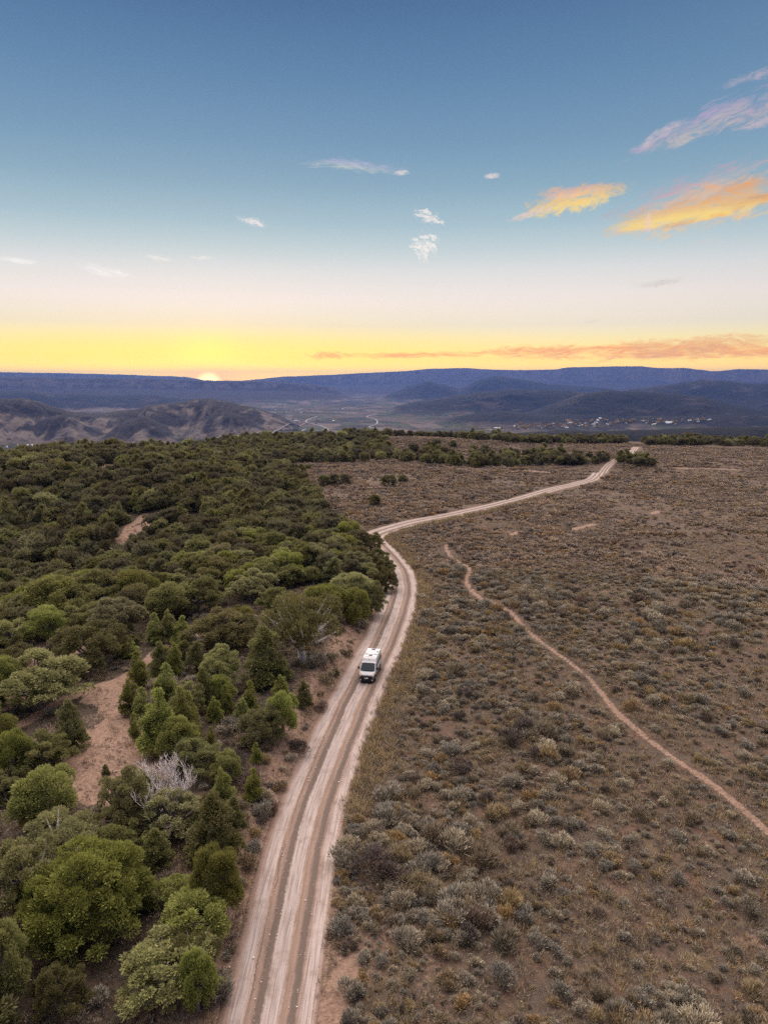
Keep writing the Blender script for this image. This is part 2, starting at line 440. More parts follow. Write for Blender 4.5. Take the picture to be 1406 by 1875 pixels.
def h_near(x, y):
    sh = np.shape(x)
    x = np.asarray(x, float).ravel(); y = np.asarray(y, float).ravel()
    z = h_base(x, y)
    r = np.hypot(x, y)
    m = (r < 640) & (r > 4)
    off = np.full(x.shape, 999.); hw = np.full(x.shape, 3.5); rz = z.copy(); s = np.zeros(x.shape)
    if m.any():
        off[m], hw[m], rz[m], s[m] = road_query(x[m], y[m])
    d = np.abs(off) - hw
    blend = 1 - sst(d, .2, 7)
    z2 = z * (1 - blend) + rz * blend
    # cut bank on the left side of the lower road
    bk = sst(-off - hw, .1, 2.7) * (1 - sst(-off - hw, 9, 40)) * sst(s, 5, 30) * (1 - sst(s, 118, 150))
    z2 = z2 + 1.35 * bk * (1 + .5 * (fbm(x / 3, y / 3, 12, 3) - .5))
    z2 = z2 + .10 * (fbm(x / 1.3, y / 1.3, 14, 3) - .5) * sst(d, .3, 1.2)
    z2 = np.where(d < .0, rz - .16, z2 - .16 * (1 - sst(d, 0, .35)))
    return z2.reshape(sh)

trail_px = [(817, 998), (819, 1008), (824, 1018), (840, 1029), (857, 1040), (858, 1050), (853, 1063), (862, 1080), (880, 1095), (910, 1107), (936, 1122), (960, 1150), (990, 1175),
            (1030, 1204), (1072, 1236), (1100, 1268), (1130, 1305), (1160, 1331), (1195, 1360), (1250, 1400), (1300, 1434), (1350, 1474), (1406, 1525), (1500, 1620)]
path_px = [(40, 1330), (110, 1290), (165, 1266), (205, 1255), (245, 1236), (275, 1212), (300, 1190), (335, 1178), (372, 1168)]
clear_px = [(118, 1420), (128, 1380), (160, 1330), (140, 1290), (165, 1262), (235, 1240), (255, 1262), (235, 1300), (262, 1350), (290, 1400), (300, 1440), (240, 1500), (170, 1500), (125, 1490), (110, 1450)]
scar_px = [[(1050, 969), (1068, 965), (1086, 960)], [(1236, 857), (1290, 858), (1352, 861)], [(938, 979), (952, 974)], [(605, 1860), (618, 1820), (640, 1760)], [(1195, 940), (1206, 936)], [(905, 866), (960, 862), (1010, 866)]]

def pip(x, y, poly):
    px = np.array([p[0] for p in poly]); py = np.array([p[1] for p in poly])
    inside = np.zeros(np.shape(x), bool); j = len(px) - 1
    for i in range(len(px)):
        c = ((py[i] > y) != (py[j] > y)) & (x < (px[j] - px[i]) * (y - py[i]) / (py[j] - py[i] + 1e-12) + px[i])
        inside ^= c; j = i
    return inside
def toground(pts):
    X, Y = cast([p[0] for p in pts], [p[1] for p in pts], fn=h_base, rmax=640)
    return [(a, b) for a, b in zip(X, Y) if not math.isnan(a)]
FOREST = toground([(385, 1874), (398, 1800), (430, 1650), (462, 1530), (498, 1430), (548, 1340), (590, 1262), (632, 1190), (676, 1128), (700, 1092), (704, 1060), (694, 1030),
                   (676, 1006), (655, 985), (598, 960), (585, 925), (556, 885), (520, 862), (440, 852)])
FOREST = [(-11, -30), (-9.5, 20)] + FOREST + [(-75, 470), (-320, 430), (-500, 300), (-500, -30)]
CLEAR = toground(clear_px)
TRAIL, TS = spline(toground(trail_px), .6)
PATH, PS = spline(toground(path_px), .5)
SCARS = [spline(toground(p), .8)[0] for p in scar_px]
def pdist(x, y, P):
    x = np.asarray(x, float).ravel(); y = np.asarray(y, float).ravel()
    out = np.full(x.shape, 1e9)
    m = (x > P[:, 0].min() - 6) & (x < P[:, 0].max() + 6) & (y > P[:, 1].min() - 6) & (y < P[:, 1].max() + 6)
    ii = np.nonzero(m)[0]
    for c in range(0, len(ii), 20000):
        k = ii[c:c + 20000]
        out[k] = np.sqrt(((x[k, None] - P[None, :, 0]) ** 2 + (y[k, None] - P[None, :, 1]) ** 2).min(1))
    return out

# ------------------------------------------------------------------ mesh helpers
def mesh_np(name, V, F, mats=(), attrs=None, smooth=False, uv=None, cattrs=None):
    """V (n,3), F (m,k) with one k"""
    V = np.asarray(V, np.float32); F = np.asarray(F, np.int32)
    me = bpy.data.meshes.new(name)
    me.vertices.add(len(V)); me.vertices.foreach_set('co', V.ravel())
    if len(F):
        k = F.shape[1]
        me.loops.add(F.size); me.loops.foreach_set('vertex_index', F.ravel())
        me.polygons.add(len(F))
        me.polygons.foreach_set('loop_start', np.arange(0, F.size, k, dtype=np.int32))
        me.polygons.foreach_set('loop_total', np.full(len(F), k, np.int32))
    for m in mats: me.materials.append(m)
    for nme, arr in (attrs or {}).items():
        a = me.attributes.new(nme, 'FLOAT', 'POINT'); a.data.foreach_set('value', np.asarray(arr, np.float32).ravel())
    for nme, arr in (cattrs or {}).items():
        a = me.attributes.new(nme, 'FLOAT_COLOR', 'POINT'); a.data.foreach_set('color', np.asarray(arr, np.float32).ravel())
    if uv is not None:
        u = me.uv_layers.new(name='UVMap'); u.data.foreach_set('uv', np.asarray(uv, np.float32)[F.ravel()].ravel())
    if smooth and len(F):
        me.polygons.foreach_set('use_smooth', np.ones(len(F), bool))
    me.update(calc_edges=True)
    return me
def link(name, me, parent=None, **props):
    o = bpy.data.objects.new(name, me); col.objects.link(o)
    if parent is not None: o.parent = parent
    for k, v in props.items(): o[k] = v
    return o
def tag(o, label, cat, group=None):
    o['label'] = label; o['category'] = cat
    if group: o['group'] = group
    return o
def grid_faces(nr, nc):
    i = np.arange(nr * nc).reshape(nr, nc)
    return np.stack([i[:-1, :-1], i[:-1, 1:], i[1:, 1:], i[1:, :-1]], -1).reshape(-1, 4)

# ------------------------------------------------------------------ ground material
def ground_mat():
    m, t, out = new_mat('dry_ground')
    P = t.add('ShaderNodeNewGeometry').outputs['Position']
    big = t.noise(P, .035, 4, .6)
    mid = t.noise(P, .35, 4, .65)
    fine = t.noise(P, 3.2, 5, .72)
    grit = t.noise(P, 17, 3, .7)
    soil = t.ramp(fine, [(.30, rgba(0.036, 0.022, 0.016)), (.44, rgba(0.081, 0.050, 0.035)), (.56, rgba(0.130, 0.081, 0.058)), (.72, rgba(0.194, 0.130, 0.094))])
    litter = t.ramp(grit, [(.34, rgba(0.014, 0.011, 0.010)), (.47, rgba(0.048, 0.037, 0.030)), (.58, rgba(0.098, 0.074, 0.057)), (.70, rgba(0.194, 0.155, 0.112))])
    straw = t.ramp(grit, [(.34, rgba(0.045, 0.031, 0.018)), (.5, rgba(0.123, 0.087, 0.047)), (.66, rgba(0.221, 0.161, 0.091))])
    lf = t.rng(t.math('ADD', mid, t.math('MULTIPLY', t.math('SUBTRACT', fine, .5), 1.1)), .38, .54)
    c = t.mix(lf, soil, litter)
    sf = t.rng(t.noise(P, .12, 4, .7), .54, .68, 0, .6)
    c = t.mix(sf, c, straw)
    c = t.mix(t.rng(big, .4, .62, 0, .32), c, rgba(0.092, 0.065, 0.050))
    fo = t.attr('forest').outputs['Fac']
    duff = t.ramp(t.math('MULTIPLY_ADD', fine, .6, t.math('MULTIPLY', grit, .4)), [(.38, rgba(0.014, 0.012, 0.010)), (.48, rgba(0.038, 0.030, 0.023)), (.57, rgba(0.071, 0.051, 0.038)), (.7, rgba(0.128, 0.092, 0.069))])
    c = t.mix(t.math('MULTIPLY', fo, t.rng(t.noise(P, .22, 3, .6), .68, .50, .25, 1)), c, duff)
    ba = t.attr('bare').outputs['Fac']
    bs = t.ramp(t.math('MULTIPLY_ADD', fine, .6, t.math('MULTIPLY', grit, .4)), [(.36, rgba(0.068, 0.044, 0.032)), (.46, rgba(0.160, 0.102, 0.076)), (.56, rgba(0.228, 0.152, 0.115)), (.7, rgba(0.289, 0.201, 0.155))])
    bf = t.rng(t.math('ADD', ba, t.math('MULTIPLY', t.math('SUBTRACT', fine, .5), .9)), .3, .75)
    c = t.mix(bf, c, bs)
    h = t.math('ADD', t.math('MULTIPLY', fine, .7), t.math('MULTIPLY', grit, .3))
    finish(t, out, c, .95, .1, h, .9, .22)
    return m
M_ground = ground_mat()

# ------------------------------------------------------------------ near ground sheet
ths = np.concatenate([np.radians(np.arange(-180, -50, 5)), np.radians(np.arange(-50, 50.01, .22)), np.radians(np.arange(55, 180.1, 5))])
rs = np.concatenate([[1.0, 6, 12, 17], np.geomspace(20, 620, 560), np.geomspace(626, 1600, 60)])
TT, RR = np.meshgrid(ths, rs)
GX = RR * np.sin(TT); GY = RR * np.cos(TT)
GZ = h_near(GX, GY)
flat = lambda a: np.asarray(a).ravel()
nz_ = fbm(flat(GX) / 6, flat(GY) / 6, 41, 3)
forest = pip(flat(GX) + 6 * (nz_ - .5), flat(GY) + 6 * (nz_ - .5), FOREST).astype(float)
off, hw, _, s_ = road_query(flat(GX), flat(GY))
dl = -off - hw
bare = np.zeros(len(forest))
bank = (dl > -.5) & (dl < 5.5) & (s_ < 150)
bare = np.where(bank, np.clip(1.05 - np.abs(dl - 1.2) / 4.2, 0, 1), bare)
bare = np.maximum(bare, np.where((off - hw > -.5) & (off - hw < 1.6), .75 - .35 * (off - hw), 0))
cl = pip(flat(GX) + 5 * (nz_ - .5), flat(GY) + 4 * (nz_ - .5), CLEAR)
bare = np.maximum(bare, np.where(cl, .78 + .5 * (fbm(flat(GX) / 2, flat(GY) / 2, 43, 3) - .5), 0))
for P_, w_, a_ in ((TRAIL, .31, 1.15), (PATH, .7, 1.1)):
    dd = pdist(GX, GY, P_)
    wn_ = w_ * (.55 + .85 * fbm(flat(GX) / 2.2, flat(GY) / 2.2, 61, 3))
    bare = np.maximum(bare, a_ * (1 - sst(dd, wn_ * .6, wn_ * 1.8)))
for sc_ in SCARS:
    dd = pdist(GX, GY, sc_)
    bare = np.maximum(bare, .95 * (1 - sst(dd, .35, 1.7)))
# eroded patches on the wooded slope
er = fbm(flat(GX) / 16 + 3, flat(GY) / 16, 47, 3)
bare = np.maximum(bare, forest * sst(er, .655, .70) * sst(-flat(GX), 20, 50) * .8)
er2 = fbm(flat(GX) / 9 + 3, flat(GY) / 9, 48, 4)
bare = np.maximum(bare, sst(er2, .60, .76) * .42)
V = np.stack([flat(GX), flat(GY), flat(GZ)], 1)
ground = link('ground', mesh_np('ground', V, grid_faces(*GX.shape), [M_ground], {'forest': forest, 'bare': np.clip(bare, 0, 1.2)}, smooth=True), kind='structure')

# ------------------------------------------------------------------ road
def road_mat():
    m, t, out = new_mat('dirt_road')
    uv = t.add('ShaderNodeTexCoord').outputs['UV']
    su = t.add('ShaderNodeSeparateXYZ', {0: uv})
    P = t.add('ShaderNodeNewGeometry').outputs['Position']
    wob = t.noise(P, .12, 3, .6)
    wob2 = t.noise(P, 1.6, 3, .7)
    s = t.math('ADD', su.outputs[0], t.math('MULTIPLY', t.math('SUBTRACT', wob, .5), .07))
    s = t.math('ADD', s, t.math('MULTIPLY', t.math('SUBTRACT', wob2, .5), .045))
    PALE = rgba(.310, .255, .236); GREY = rgba(.275, .232, .220); TAN = rgba(.180, .122, .092); BRN = rgba(.125, .084, .066); DARK = rgba(.092, .070, .059); PINK = rgba(.21, .146, .120)
    c = t.ramp(s, [(0, BRN), (.06, rgba(.13, .088, .07)), (.10, PINK), (.15, GREY), (.25, PALE), (.28, TAN), (.33, PINK), (.37, DARK), (.42, DARK), (.445, PALE), (.53, GREY), (.58, PALE),
                   (.62, TAN), (.67, PINK), (.70, DARK), (.75, DARK), (.775, PINK), (.82, PALE), (.91, PALE), (.95, PINK), (1.0, BRN)])
    grit = t.noise(P, 9, 5, .8)
    wv_ = t.math('MULTIPLY', t.math('SUBTRACT', t.noise(P, .45, 4, .7), .5), .11)
    cr_ = t.math('ABSOLUTE', t.math('SUBTRACT', t.math('ADD', su.outputs[0], wv_), .295))
    crk = t.math('MULTIPLY', t.rng(cr_, .002, .007, 1, 0), t.rng(t.noise(P, .2, 2), .45, .52, 0, .75))
    c = t.mix(crk, c, rgba(.05, .036, .03))
    for s0_, w0_, d0_ in ((.175, .006, .5), (.225, .005, .35), (.475, .006, .45), (.535, .006, .5), (.60, .004, .3), (.81, .006, .5), (.875, .006, .45), (.925, .004, .35)):
        ln_ = t.math('ABSOLUTE', t.math('SUBTRACT', t.math('ADD', su.outputs[0], t.math('MULTIPLY', t.math('SUBTRACT', wob, .5), .05)), s0_))
        c = t.mix(t.math('MULTIPLY', t.rng(ln_, w0_ * .5, w0_ * 1.5, 1, 0), t.rng(t.noise(P, .35, 3), .42, .6, 0, d0_)), c, rgba(.11, .078, .063))
    lanes = t.noise(t.vm('MULTIPLY', uv, (60, 1.2, 1)), 1.0, 3, .6)
    c = t.mix(t.rng(lanes, .40, .68, 0, .55), c, rgba(0.105, 0.071, 0.056))
    c = t.mix(t.rng(t.noise(P, .5, 4, .7), .5, .7, 0, .4), c, rgba(0.118, 0.077, 0.059))
    c = t.mix(t.rng(grit, .56, .68, 0, .75), c, rgba(0.062, 0.045, 0.037))
    c = t.mix(t.rng(grit, .42, .30, 0, .45), c, rgba(0.285, 0.236, 0.217))
    h = t.math('ADD', t.math('MULTIPLY', grit, .5), t.math('MULTIPLY', lanes, .6))
    finish(t, out, c, .92, .15, h, .7, .06)
    return m
M_road = road_mat()
uc = np.linspace(0, 1, 61)
def strip(name, C, Nn, hw_, zc, prof, mat, kind, uvs):
    n = len(C)
    X = C[:, None, 0] + Nn[:, None, 0] * (2 * uc[None] - 1) * hw_[:, None]
    Y = C[:, None, 1] + Nn[:, None, 1] * (2 * uc[None] - 1) * hw_[:, None]
    Z = zc[:, None] + prof(uc, X, Y)
    U = np.stack([np.broadcast_to(uc[None], X.shape).ravel(), np.broadcast_to(uvs[:, None] / 5, X.shape).ravel()], 1)
    return link(name, mesh_np(name, np.stack([X.ravel(), Y.ravel(), Z.ravel()], 1), grid_faces(n, len(uc)), [mat], uv=U, smooth=True), kind=kind)
def rprof(u, X, Y):
    g = lambda c, w: np.exp(-((u - c) / w) ** 2)
    p = .09 * g(.395, .028) + .08 * g(.725, .028) + .03 * g(.05, .04) - .05 * g(.21, .05) - .05 * g(.51, .05) - .04 * g(.85, .05) - .05 * g(.345, .012)
    e = -.20 * (sst(u, .04, 0) + sst(u, .96, 1.0))
    return (p + e)[None] + .05 * (fbm(X / .8, Y / .8, 71, 3) - .5) + .02
RCf = RC; hw2 = HW * (1 + .05 * (fbm(RS / 6, RS * 0, 33) - .5)) + .35
strip('dirt_road', RCf, RN, hw2, RZ, rprof, M_road, 'structure', RS)

# ------------------------------------------------------------------ far country
def far_mat(name, kindn):
    m, t, out = new_mat(name)
    P = t.add('ShaderNodeNewGeometry').outputs['Position']
    vc = t.attr('cover').outputs['Color']
    n1 = t.noise(P, .012, 5, .7)
    n2 = t.noise(P, .05, 3, .7)
    f = t.math('MULTIPLY_ADD', n1, 1.1, t.math('MULTIPLY', n2, .8))
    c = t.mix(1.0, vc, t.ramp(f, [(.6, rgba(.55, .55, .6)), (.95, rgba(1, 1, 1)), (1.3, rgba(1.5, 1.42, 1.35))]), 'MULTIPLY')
    finish(t, out, c, .95, .05, n1, .6, 18)
    return m
M_far = far_mat('far_country', 0)
fth = np.radians(np.concatenate([np.arange(-62, -34, .8), np.arange(-34, 34, .09), np.arange(34, 62.1, .8)]))
frs = np.concatenate([np.geomspace(1250, 3000, 70), np.geomspace(3015, 8500, 330), np.geomspace(8560, 26000, 190)])
FT, FR = np.meshgrid(fth, frs)
FX = FR * np.sin(FT); FY = FR * np.cos(FT)
FZ, FI, FREL = h_far(FX, FY, True)
# surface cover
dzr = np.gradient(FZ, axis=0) / np.gradient(FR, axis=0)
dzt = np.gradient(FZ, axis=1) / (np.gradient(FT, axis=1) * FR)
slope = np.hypot(dzr, dzt)
n_a = fbm(FX / 260, FY / 260, 101, 5); n_b = fbm(FX / 90, FY / 90, 103, 4); flute = ridged(FT * FR / 55 + 1.2 * n_b, FR / 500, 105, 4)
wood = np.array([.018, .021, .017]); pale = np.array([.20, .165, .14]); scrub = np.array([.055, .045, .036]); field = np.array([.10, .08, .062]); green = np.array([.055, .07, .032])
cov = np.zeros(FX.shape + (3,))
def lerp(a, b, f): return a * (1 - f[..., None]) + b * f[..., None]
hillc = lerp(np.broadcast_to(wood, cov.shape), np.broadcast_to(scrub * .8, cov.shape), sst(n_a + .3 * (n_b - .5), .52, .68))
hillc = lerp(hillc, np.broadcast_to(pale * .75, cov.shape), sst(n_a * .5 + n_b * .5 + slope * .10, .66, .71) * .7)
badc = lerp(np.broadcast_to(scrub * .55, cov.shape), np.broadcast_to(pale * .85, cov.shape), sst((flute - .62) * 1.5 + (.58 - FREL) * 1.5 + (n_a - .5) * 2.2 + (n_b - .5) * 1.6, -.15, .50))
badc = lerp(badc, np.broadcast_to(pale * .62, cov.shape), sst(flute, .72, .9) * .35)
mesac = lerp(np.broadcast_to(scrub * .65, cov.shape), np.broadcast_to(pale * .65, cov.shape), sst(slope + .6 * (n_b - .5), .32, .55) * .7)
cellx = np.floor((FX + 60 * n_a) / 170 + .8 * (FY / 900)); celly = np.floor((FY + .3 * FX) / 420)
fieldn = _hash(cellx, celly, 9)
valc = lerp(np.broadcast_to(field, cov.shape), np.broadcast_to(green, cov.shape), (fieldn > .68).astype(float) * .8)
valc = lerp(valc, np.broadcast_to(pale * .8, cov.shape), ((fieldn > .25) & (fieldn < .42)).astype(float) * .85)
valc = lerp(valc, np.broadcast_to(wood * 1.3, cov.shape), sst(n_a, .5, .58) * .85)
valc = lerp(valc, np.broadcast_to(np.array([.26, .12, .04]), cov.shape), sst(n_b, .66, .74) * .5)
kind = np.array([0] + [{'mesa': 1, 'hills': 2, 'badlands': 3}[L['name']] for L in LAYERS])[FI]
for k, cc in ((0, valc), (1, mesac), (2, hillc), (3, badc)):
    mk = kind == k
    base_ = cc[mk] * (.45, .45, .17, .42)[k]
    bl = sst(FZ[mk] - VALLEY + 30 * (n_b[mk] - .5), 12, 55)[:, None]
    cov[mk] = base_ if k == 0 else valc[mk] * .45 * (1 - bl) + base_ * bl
FF = grid_faces(*FX.shape)
FV = np.stack([FX.ravel(), FY.ravel(), FZ.ravel()], 1)
fk = kind.ravel()[FF[:, 0]]
covr = np.concatenate([cov.reshape(-1, 3), np.ones((FX.size, 1))], 1)
for k, nm in ((0, 'valley_floor'), (1, 'mesa'), (2, 'hills'), (3, 'badland_hills')):
    sel = FF[fk == k]
    used, inv = np.unique(sel.ravel(), return_inverse=True)
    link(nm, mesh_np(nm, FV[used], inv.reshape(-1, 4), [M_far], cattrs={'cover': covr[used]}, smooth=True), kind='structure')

_lr = np.log(frs); _grid = FZ
def h_grid(x, y):
    x = np.asarray(x, float); y = np.asarray(y, float)
    r = np.clip(np.hypot(x, y), frs[0], frs[-1] * .999); th = np.clip(np.arctan2(x, y), fth[0], fth[-1] - 1e-6)
    i = np.clip(np.searchsorted(frs, r) - 1, 0, len(frs) - 2); j = np.clip(np.searchsorted(fth, th) - 1, 0, len(fth) - 2)
    a = (r - frs[i]) / (frs[i + 1] - frs[i]); b = (th - fth[j]) / (fth[j + 1] - fth[j])
    return (_grid[i, j] * (1 - b) + _grid[i, j + 1] * b) * (1 - a) + (_grid[i + 1, j] * (1 - b) + _grid[i + 1, j + 1] * b) * a
# river and far roads lying on the valley floor
def ribbon(name, pts_px, width, mat, lift=1.5):
    X, Y = cast([p[0] for p in pts_px], [p[1] for p in pts_px], rmin=1300, fn=h_grid)
    P_, S_ = spline([(a, b) for a, b in zip(X, Y) if not math.isnan(a)], 30)
    tn = np.gradient(P_, axis=0); tn /= np.linalg.norm(tn, axis=1)[:, None]
    n_ = np.stack([tn[:, 1], -tn[:, 0]], 1)
    w = width * (1 + .5 * (fbm(S_ / 150, S_ * 0, 55) - .5))
    L_ = P_ - n_ * w[:, None]; R_ = P_ + n_ * w[:, None]
    zl = h_grid(L_[:, 0], L_[:, 1]); zr = h_grid(R_[:, 0], R_[:, 1])
    z = np.maximum(zl, zr) + lift
    Vv = np.stack([np.r_[L_[:, 0], R_[:, 0]], np.r_[L_[:, 1], R_[:, 1]], np.r_[z, z]], 1)
    n = len(P_); i = np.arange(n - 1)
    return link(name, mesh_np(name, Vv, np.stack([i, i + n, i + n + 1, i + 1], 1), [mat]), kind='structure')
m, t, out = new_mat('river_water'); finish(t, out, rgba(.12, .12, .13), .6, .15); M_water = m
m, t, out = new_mat('far_gravel')
finish(t, out, t.mix(t.noise(t.add('ShaderNodeNewGeometry').outputs['Position'], .02, 3), rgba(.10, .085, .075), rgba(.16, .14, .13)), .9, .1); M_gravel = m
ribbon('river', [(466, 806), (476, 800), (490, 793), (505, 789), (530, 787), (560, 786)], 4.5, M_water)
ribbon('river', [(562, 799), (566, 796), (564, 793), (580, 789), (600, 787), (590, 781), (575, 777), (560, 772), (570, 766), (582, 762)], 4.5, M_water)
ribbon('river', [(632, 786), (650, 789), (680, 792), (700, 795), (720, 797), (740, 796), (748, 792), (738, 788), (700, 786), (676, 782), (690, 776), (688, 768), (672, 763), (690, 758)], 4.5, M_water)
ribbon('highway', [(345, 812), (400, 804), (450, 799), (480, 791), (520, 782), (560, 774), (600, 764), (640, 757)], 4.5, M_gravel)
ribbon('highway', [(700, 765), (740, 763), (790, 762)], 6, M_gravel)

# ------------------------------------------------------------------ foliage generators (numpy)
def blades(base, dirs, length, width, seedr):
    """triangle blades: base points, unit dirs"""
    n = len(base)
    rnd = seedr.normal(size=(n, 3))
    side = np.cross(dirs, rnd); side /= np.linalg.norm(side, axis=1)[:, None] + 1e-9
    a = base - side * width[:, None] / 2; b = base + side * width[:, None] / 2
    c = base + dirs * length[:, None]
    V = np.stack([a, b, c], 1).reshape(-1, 3)
    F = np.arange(3 * n).reshape(n, 3)
    return V, F
def sphere_dirs(n, r):
    v = r.normal(size=(n, 3)); return v / np.linalg.norm(v, axis=1)[:, None]

def crown_mesh(name, shape, W, H, n, seed, mats, leaf=.2, gaps=.0, nclump=None):
    """crown of many leaf-sized faces grouped into clumps; W radius, H height of crown; base at z=0"""
    r = np.random.default_rng(seed)
    nc = nclump or 60
    cs = []; rad = []
    lean = r.normal(size=2) * .05
    if shape == 'lobed':
        nl = max(7, nc // 11)
        for i in range(nl):
            a = i * 2.39996 + seed; ph = math.acos(1 - (i + .5) / nl * 1.05)
            lr = W * (.30 + .12 * r.random()); lz = max(H * (.16 + .60 * math.cos(ph)), lr * .5)
            q = (W - lr) * math.sin(ph) ** .8 * (.85 + .2 * r.random())
            for k in range(nc // nl):
                d_ = sphere_dirs(1, r)[0]; d_[2] = abs(d_[2]) * 1.1 - .2
                cs.append((q * math.cos(a) + d_[0] * lr * .8, q * math.sin(a) + d_[1] * lr * .8, lz + d_[2] * lr * .75 * H / W * 1.1)); rad.append(lr * (.24 + .16 * r.random()))
        nc = 0
    for i in range(nc):
        a = r.random() * 2 * math.pi
        if shape == 'cone':
            sp_ = [(0, 0, 1), (.42, .1, .80), (.38, 2.6, .66), (.45, 4.4, .55)][int(r.choice(4, p=[.46, .22, .18, .14]))]
            t = r.random() ** 1.15; W1 = W * (1 if sp_[0] == 0 else .62); H1 = H * sp_[2]
            z = H1 * (.08 + .84 * t); rr = W1 * (1 - t) ** .6 * (.35 + .65 * r.random()); cr = W1 * (.15 + .16 * (1 - t)) * (.7 + .6 * r.random())
            az = sp_[1] + seed; q = W * sp_[0]
            cs.append((q * math.cos(az) + rr * math.cos(a), q * math.sin(az) + rr * math.sin(a), z)); rad.append(cr); continue
        elif shape == 'cone_plain':
            t = r.random() ** 1.25; z = H * (.10 + .80 * t); rr = W * (1 - t) ** .6 * (.35 + .65 * r.random()); cr = W * (.16 + .17 * (1 - t)) * (.7 + .6 * r.random())
        elif shape == 'round':
            ph = math.acos(1 - r.random() * 1.62); z = H * (.44 + .46 * math.cos(ph)); rr = W * .82 * math.sin(ph) ** .8 * (.75 + .25 * r.random()); cr = W * .23 * (.7 + .6 * r.random())
        elif shape == 'dome':
            ph = math.acos(1 - r.random() * 1.25); z = H * (.24 + .66 * math.cos(ph)); rr = W * .84 * math.sin(ph) ** .7 * (.72 + .28 * r.random()); cr = W * .18 * (.7 + .7 * r.random())
        else:                                   # spreading, open
            k = i % 6; az = k * 1.05 + seed; ox, oy = W * .45 * math.cos(az), W * .45 * math.sin(az)
            ph = math.acos(1 - r.random() * 1.0); z = H * (.40 + .14 * math.sin(k * 2.1 + seed) + .40 * math.cos(ph)); rr = W * .45 * math.sin(ph); cr = W * .17 * (.7 + .6 * r.random())
            cs.append((ox + rr * math.cos(a), oy + rr * math.sin(a), z)); rad.append(cr); continue
        lob = 1 + .16 * math.sin(3 * a + seed) + .10 * math.sin(5 * a + seed * 2)
        cs.append((rr * lob * math.cos(a) + lean[0] * z, rr * lob * math.sin(a) + lean[1] * z, z)); rad.append(cr)
    cs = np.array(cs); rad = np.array(rad); nc = len(cs)
    w = rad ** 2; w /= w.sum()
    ci = r.choice(nc, n, p=w)
    d = sphere_dirs(n, r)
    d[:, 2] = np.where(r.random(n) < .72, np.abs(d[:, 2]), d[:, 2])
    shell = .72 + .36 * r.random(n)
    shell = np.where(r.random(n) < .07, r.random(n) * .6, shell)
    base = cs[ci] + d * (rad[ci] * shell)[:, None] * np.array([1, 1, .9 if shape != 'cone' else 1.35])
    base[:, 2] = np.maximum(base[:, 2], .02 * H + r.random(n) * .12 * H)
    outw = base - np.array([0, 0, H * .35]); outw /= np.linalg.norm(outw, axis=1)[:, None] + 1e-9
    dirs = d * .8 + outw * .3 + np.array([0, 0, .5]) + r.normal(size=(n, 3)) * .5
    dirs /= np.linalg.norm(dirs, axis=1)[:, None]
    ln = leaf * (.6 + .9 * r.random(n)); wd = leaf * (.45 + .4 * r.random(n))
    kx = W / np.percentile(np.hypot(base[:, 0], base[:, 1]), 98.5); kz = H / np.percentile(base[:, 2], 99)
    base *= np.array([kx, kx, kz]); cs = cs * np.array([kx, kx, kz])
    V, F = blades(base, dirs, ln, wd, r)
    ctint = r.random(nc)
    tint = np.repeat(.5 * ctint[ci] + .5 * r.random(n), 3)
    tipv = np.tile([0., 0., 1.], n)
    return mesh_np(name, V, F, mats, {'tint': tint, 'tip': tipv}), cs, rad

def tube(path, radii, sides=6):
    V = []; F = []
    path = [Vector(p) for p in path]
    for i, p in enumerate(path):
        d = (path[min(i + 1, len(path) - 1)] - path[max(i - 1, 0)])
        d = d.normalized() if d.length > 1e-9 else Vector((0, 0, 1))
        a = d.orthogonal().normalized(); b = d.cross(a)
        for k in range(sides):
            an = 2 * math.pi * k / sides
            V.append(p + (a * math.cos(an) + b * math.sin(an)) * radii[i])
    for i in range(len(path) - 1):
        for k in range(sides):
            F.append((i * sides + k, i * sides + (k + 1) % sides, (i + 1) * sides + (k + 1) % sides, (i + 1) * sides + k))
    return V, F
def join_tubes(lst):
    V = []; F = []
    for v, f in lst:
        o = len(V); V += v; F += [tuple(i + o for i in q) for q in f]
    return np.array([tuple(v) for v in V]), np.array(F)
def trunk_mesh(name, cs, H, W, seed, mats, limbs=14, r0=.22, reach=1.0):
    r = random.Random(seed); parts = []
    top = Vector((r.uniform(-.1, .1) * W, r.uniform(-.1, .1) * W, H * .7))
    pts = [Vector((0, 0, -.5)), Vector((r.uniform(-.06, .06) * W, r.uniform(-.06, .06) * W, H * .22)), Vector((top.x * .6, top.y * .6, H * .45)), top]
    parts.append(tube(pts, [r0 * 1.25, r0, r0 * .6, r0 * .15], 7))
    for i in r.sample(range(len(cs)), min(limbs, len(cs))):
        c = Vector(cs[i]) * reach; s0 = pts[1].lerp(pts[2], r.random() * .8)
        mid = s0.lerp(c, .5) + Vector((r.uniform(-.1, .1) * W, r.uniform(-.1, .1) * W, -.05 * H))
        parts.append(tube([s0, mid, c], [r0 * .45, r0 * .28, r0 * .08], 5))
    V, F = join_tubes(parts)
    return mesh_np(name, V, F, mats, smooth=True)

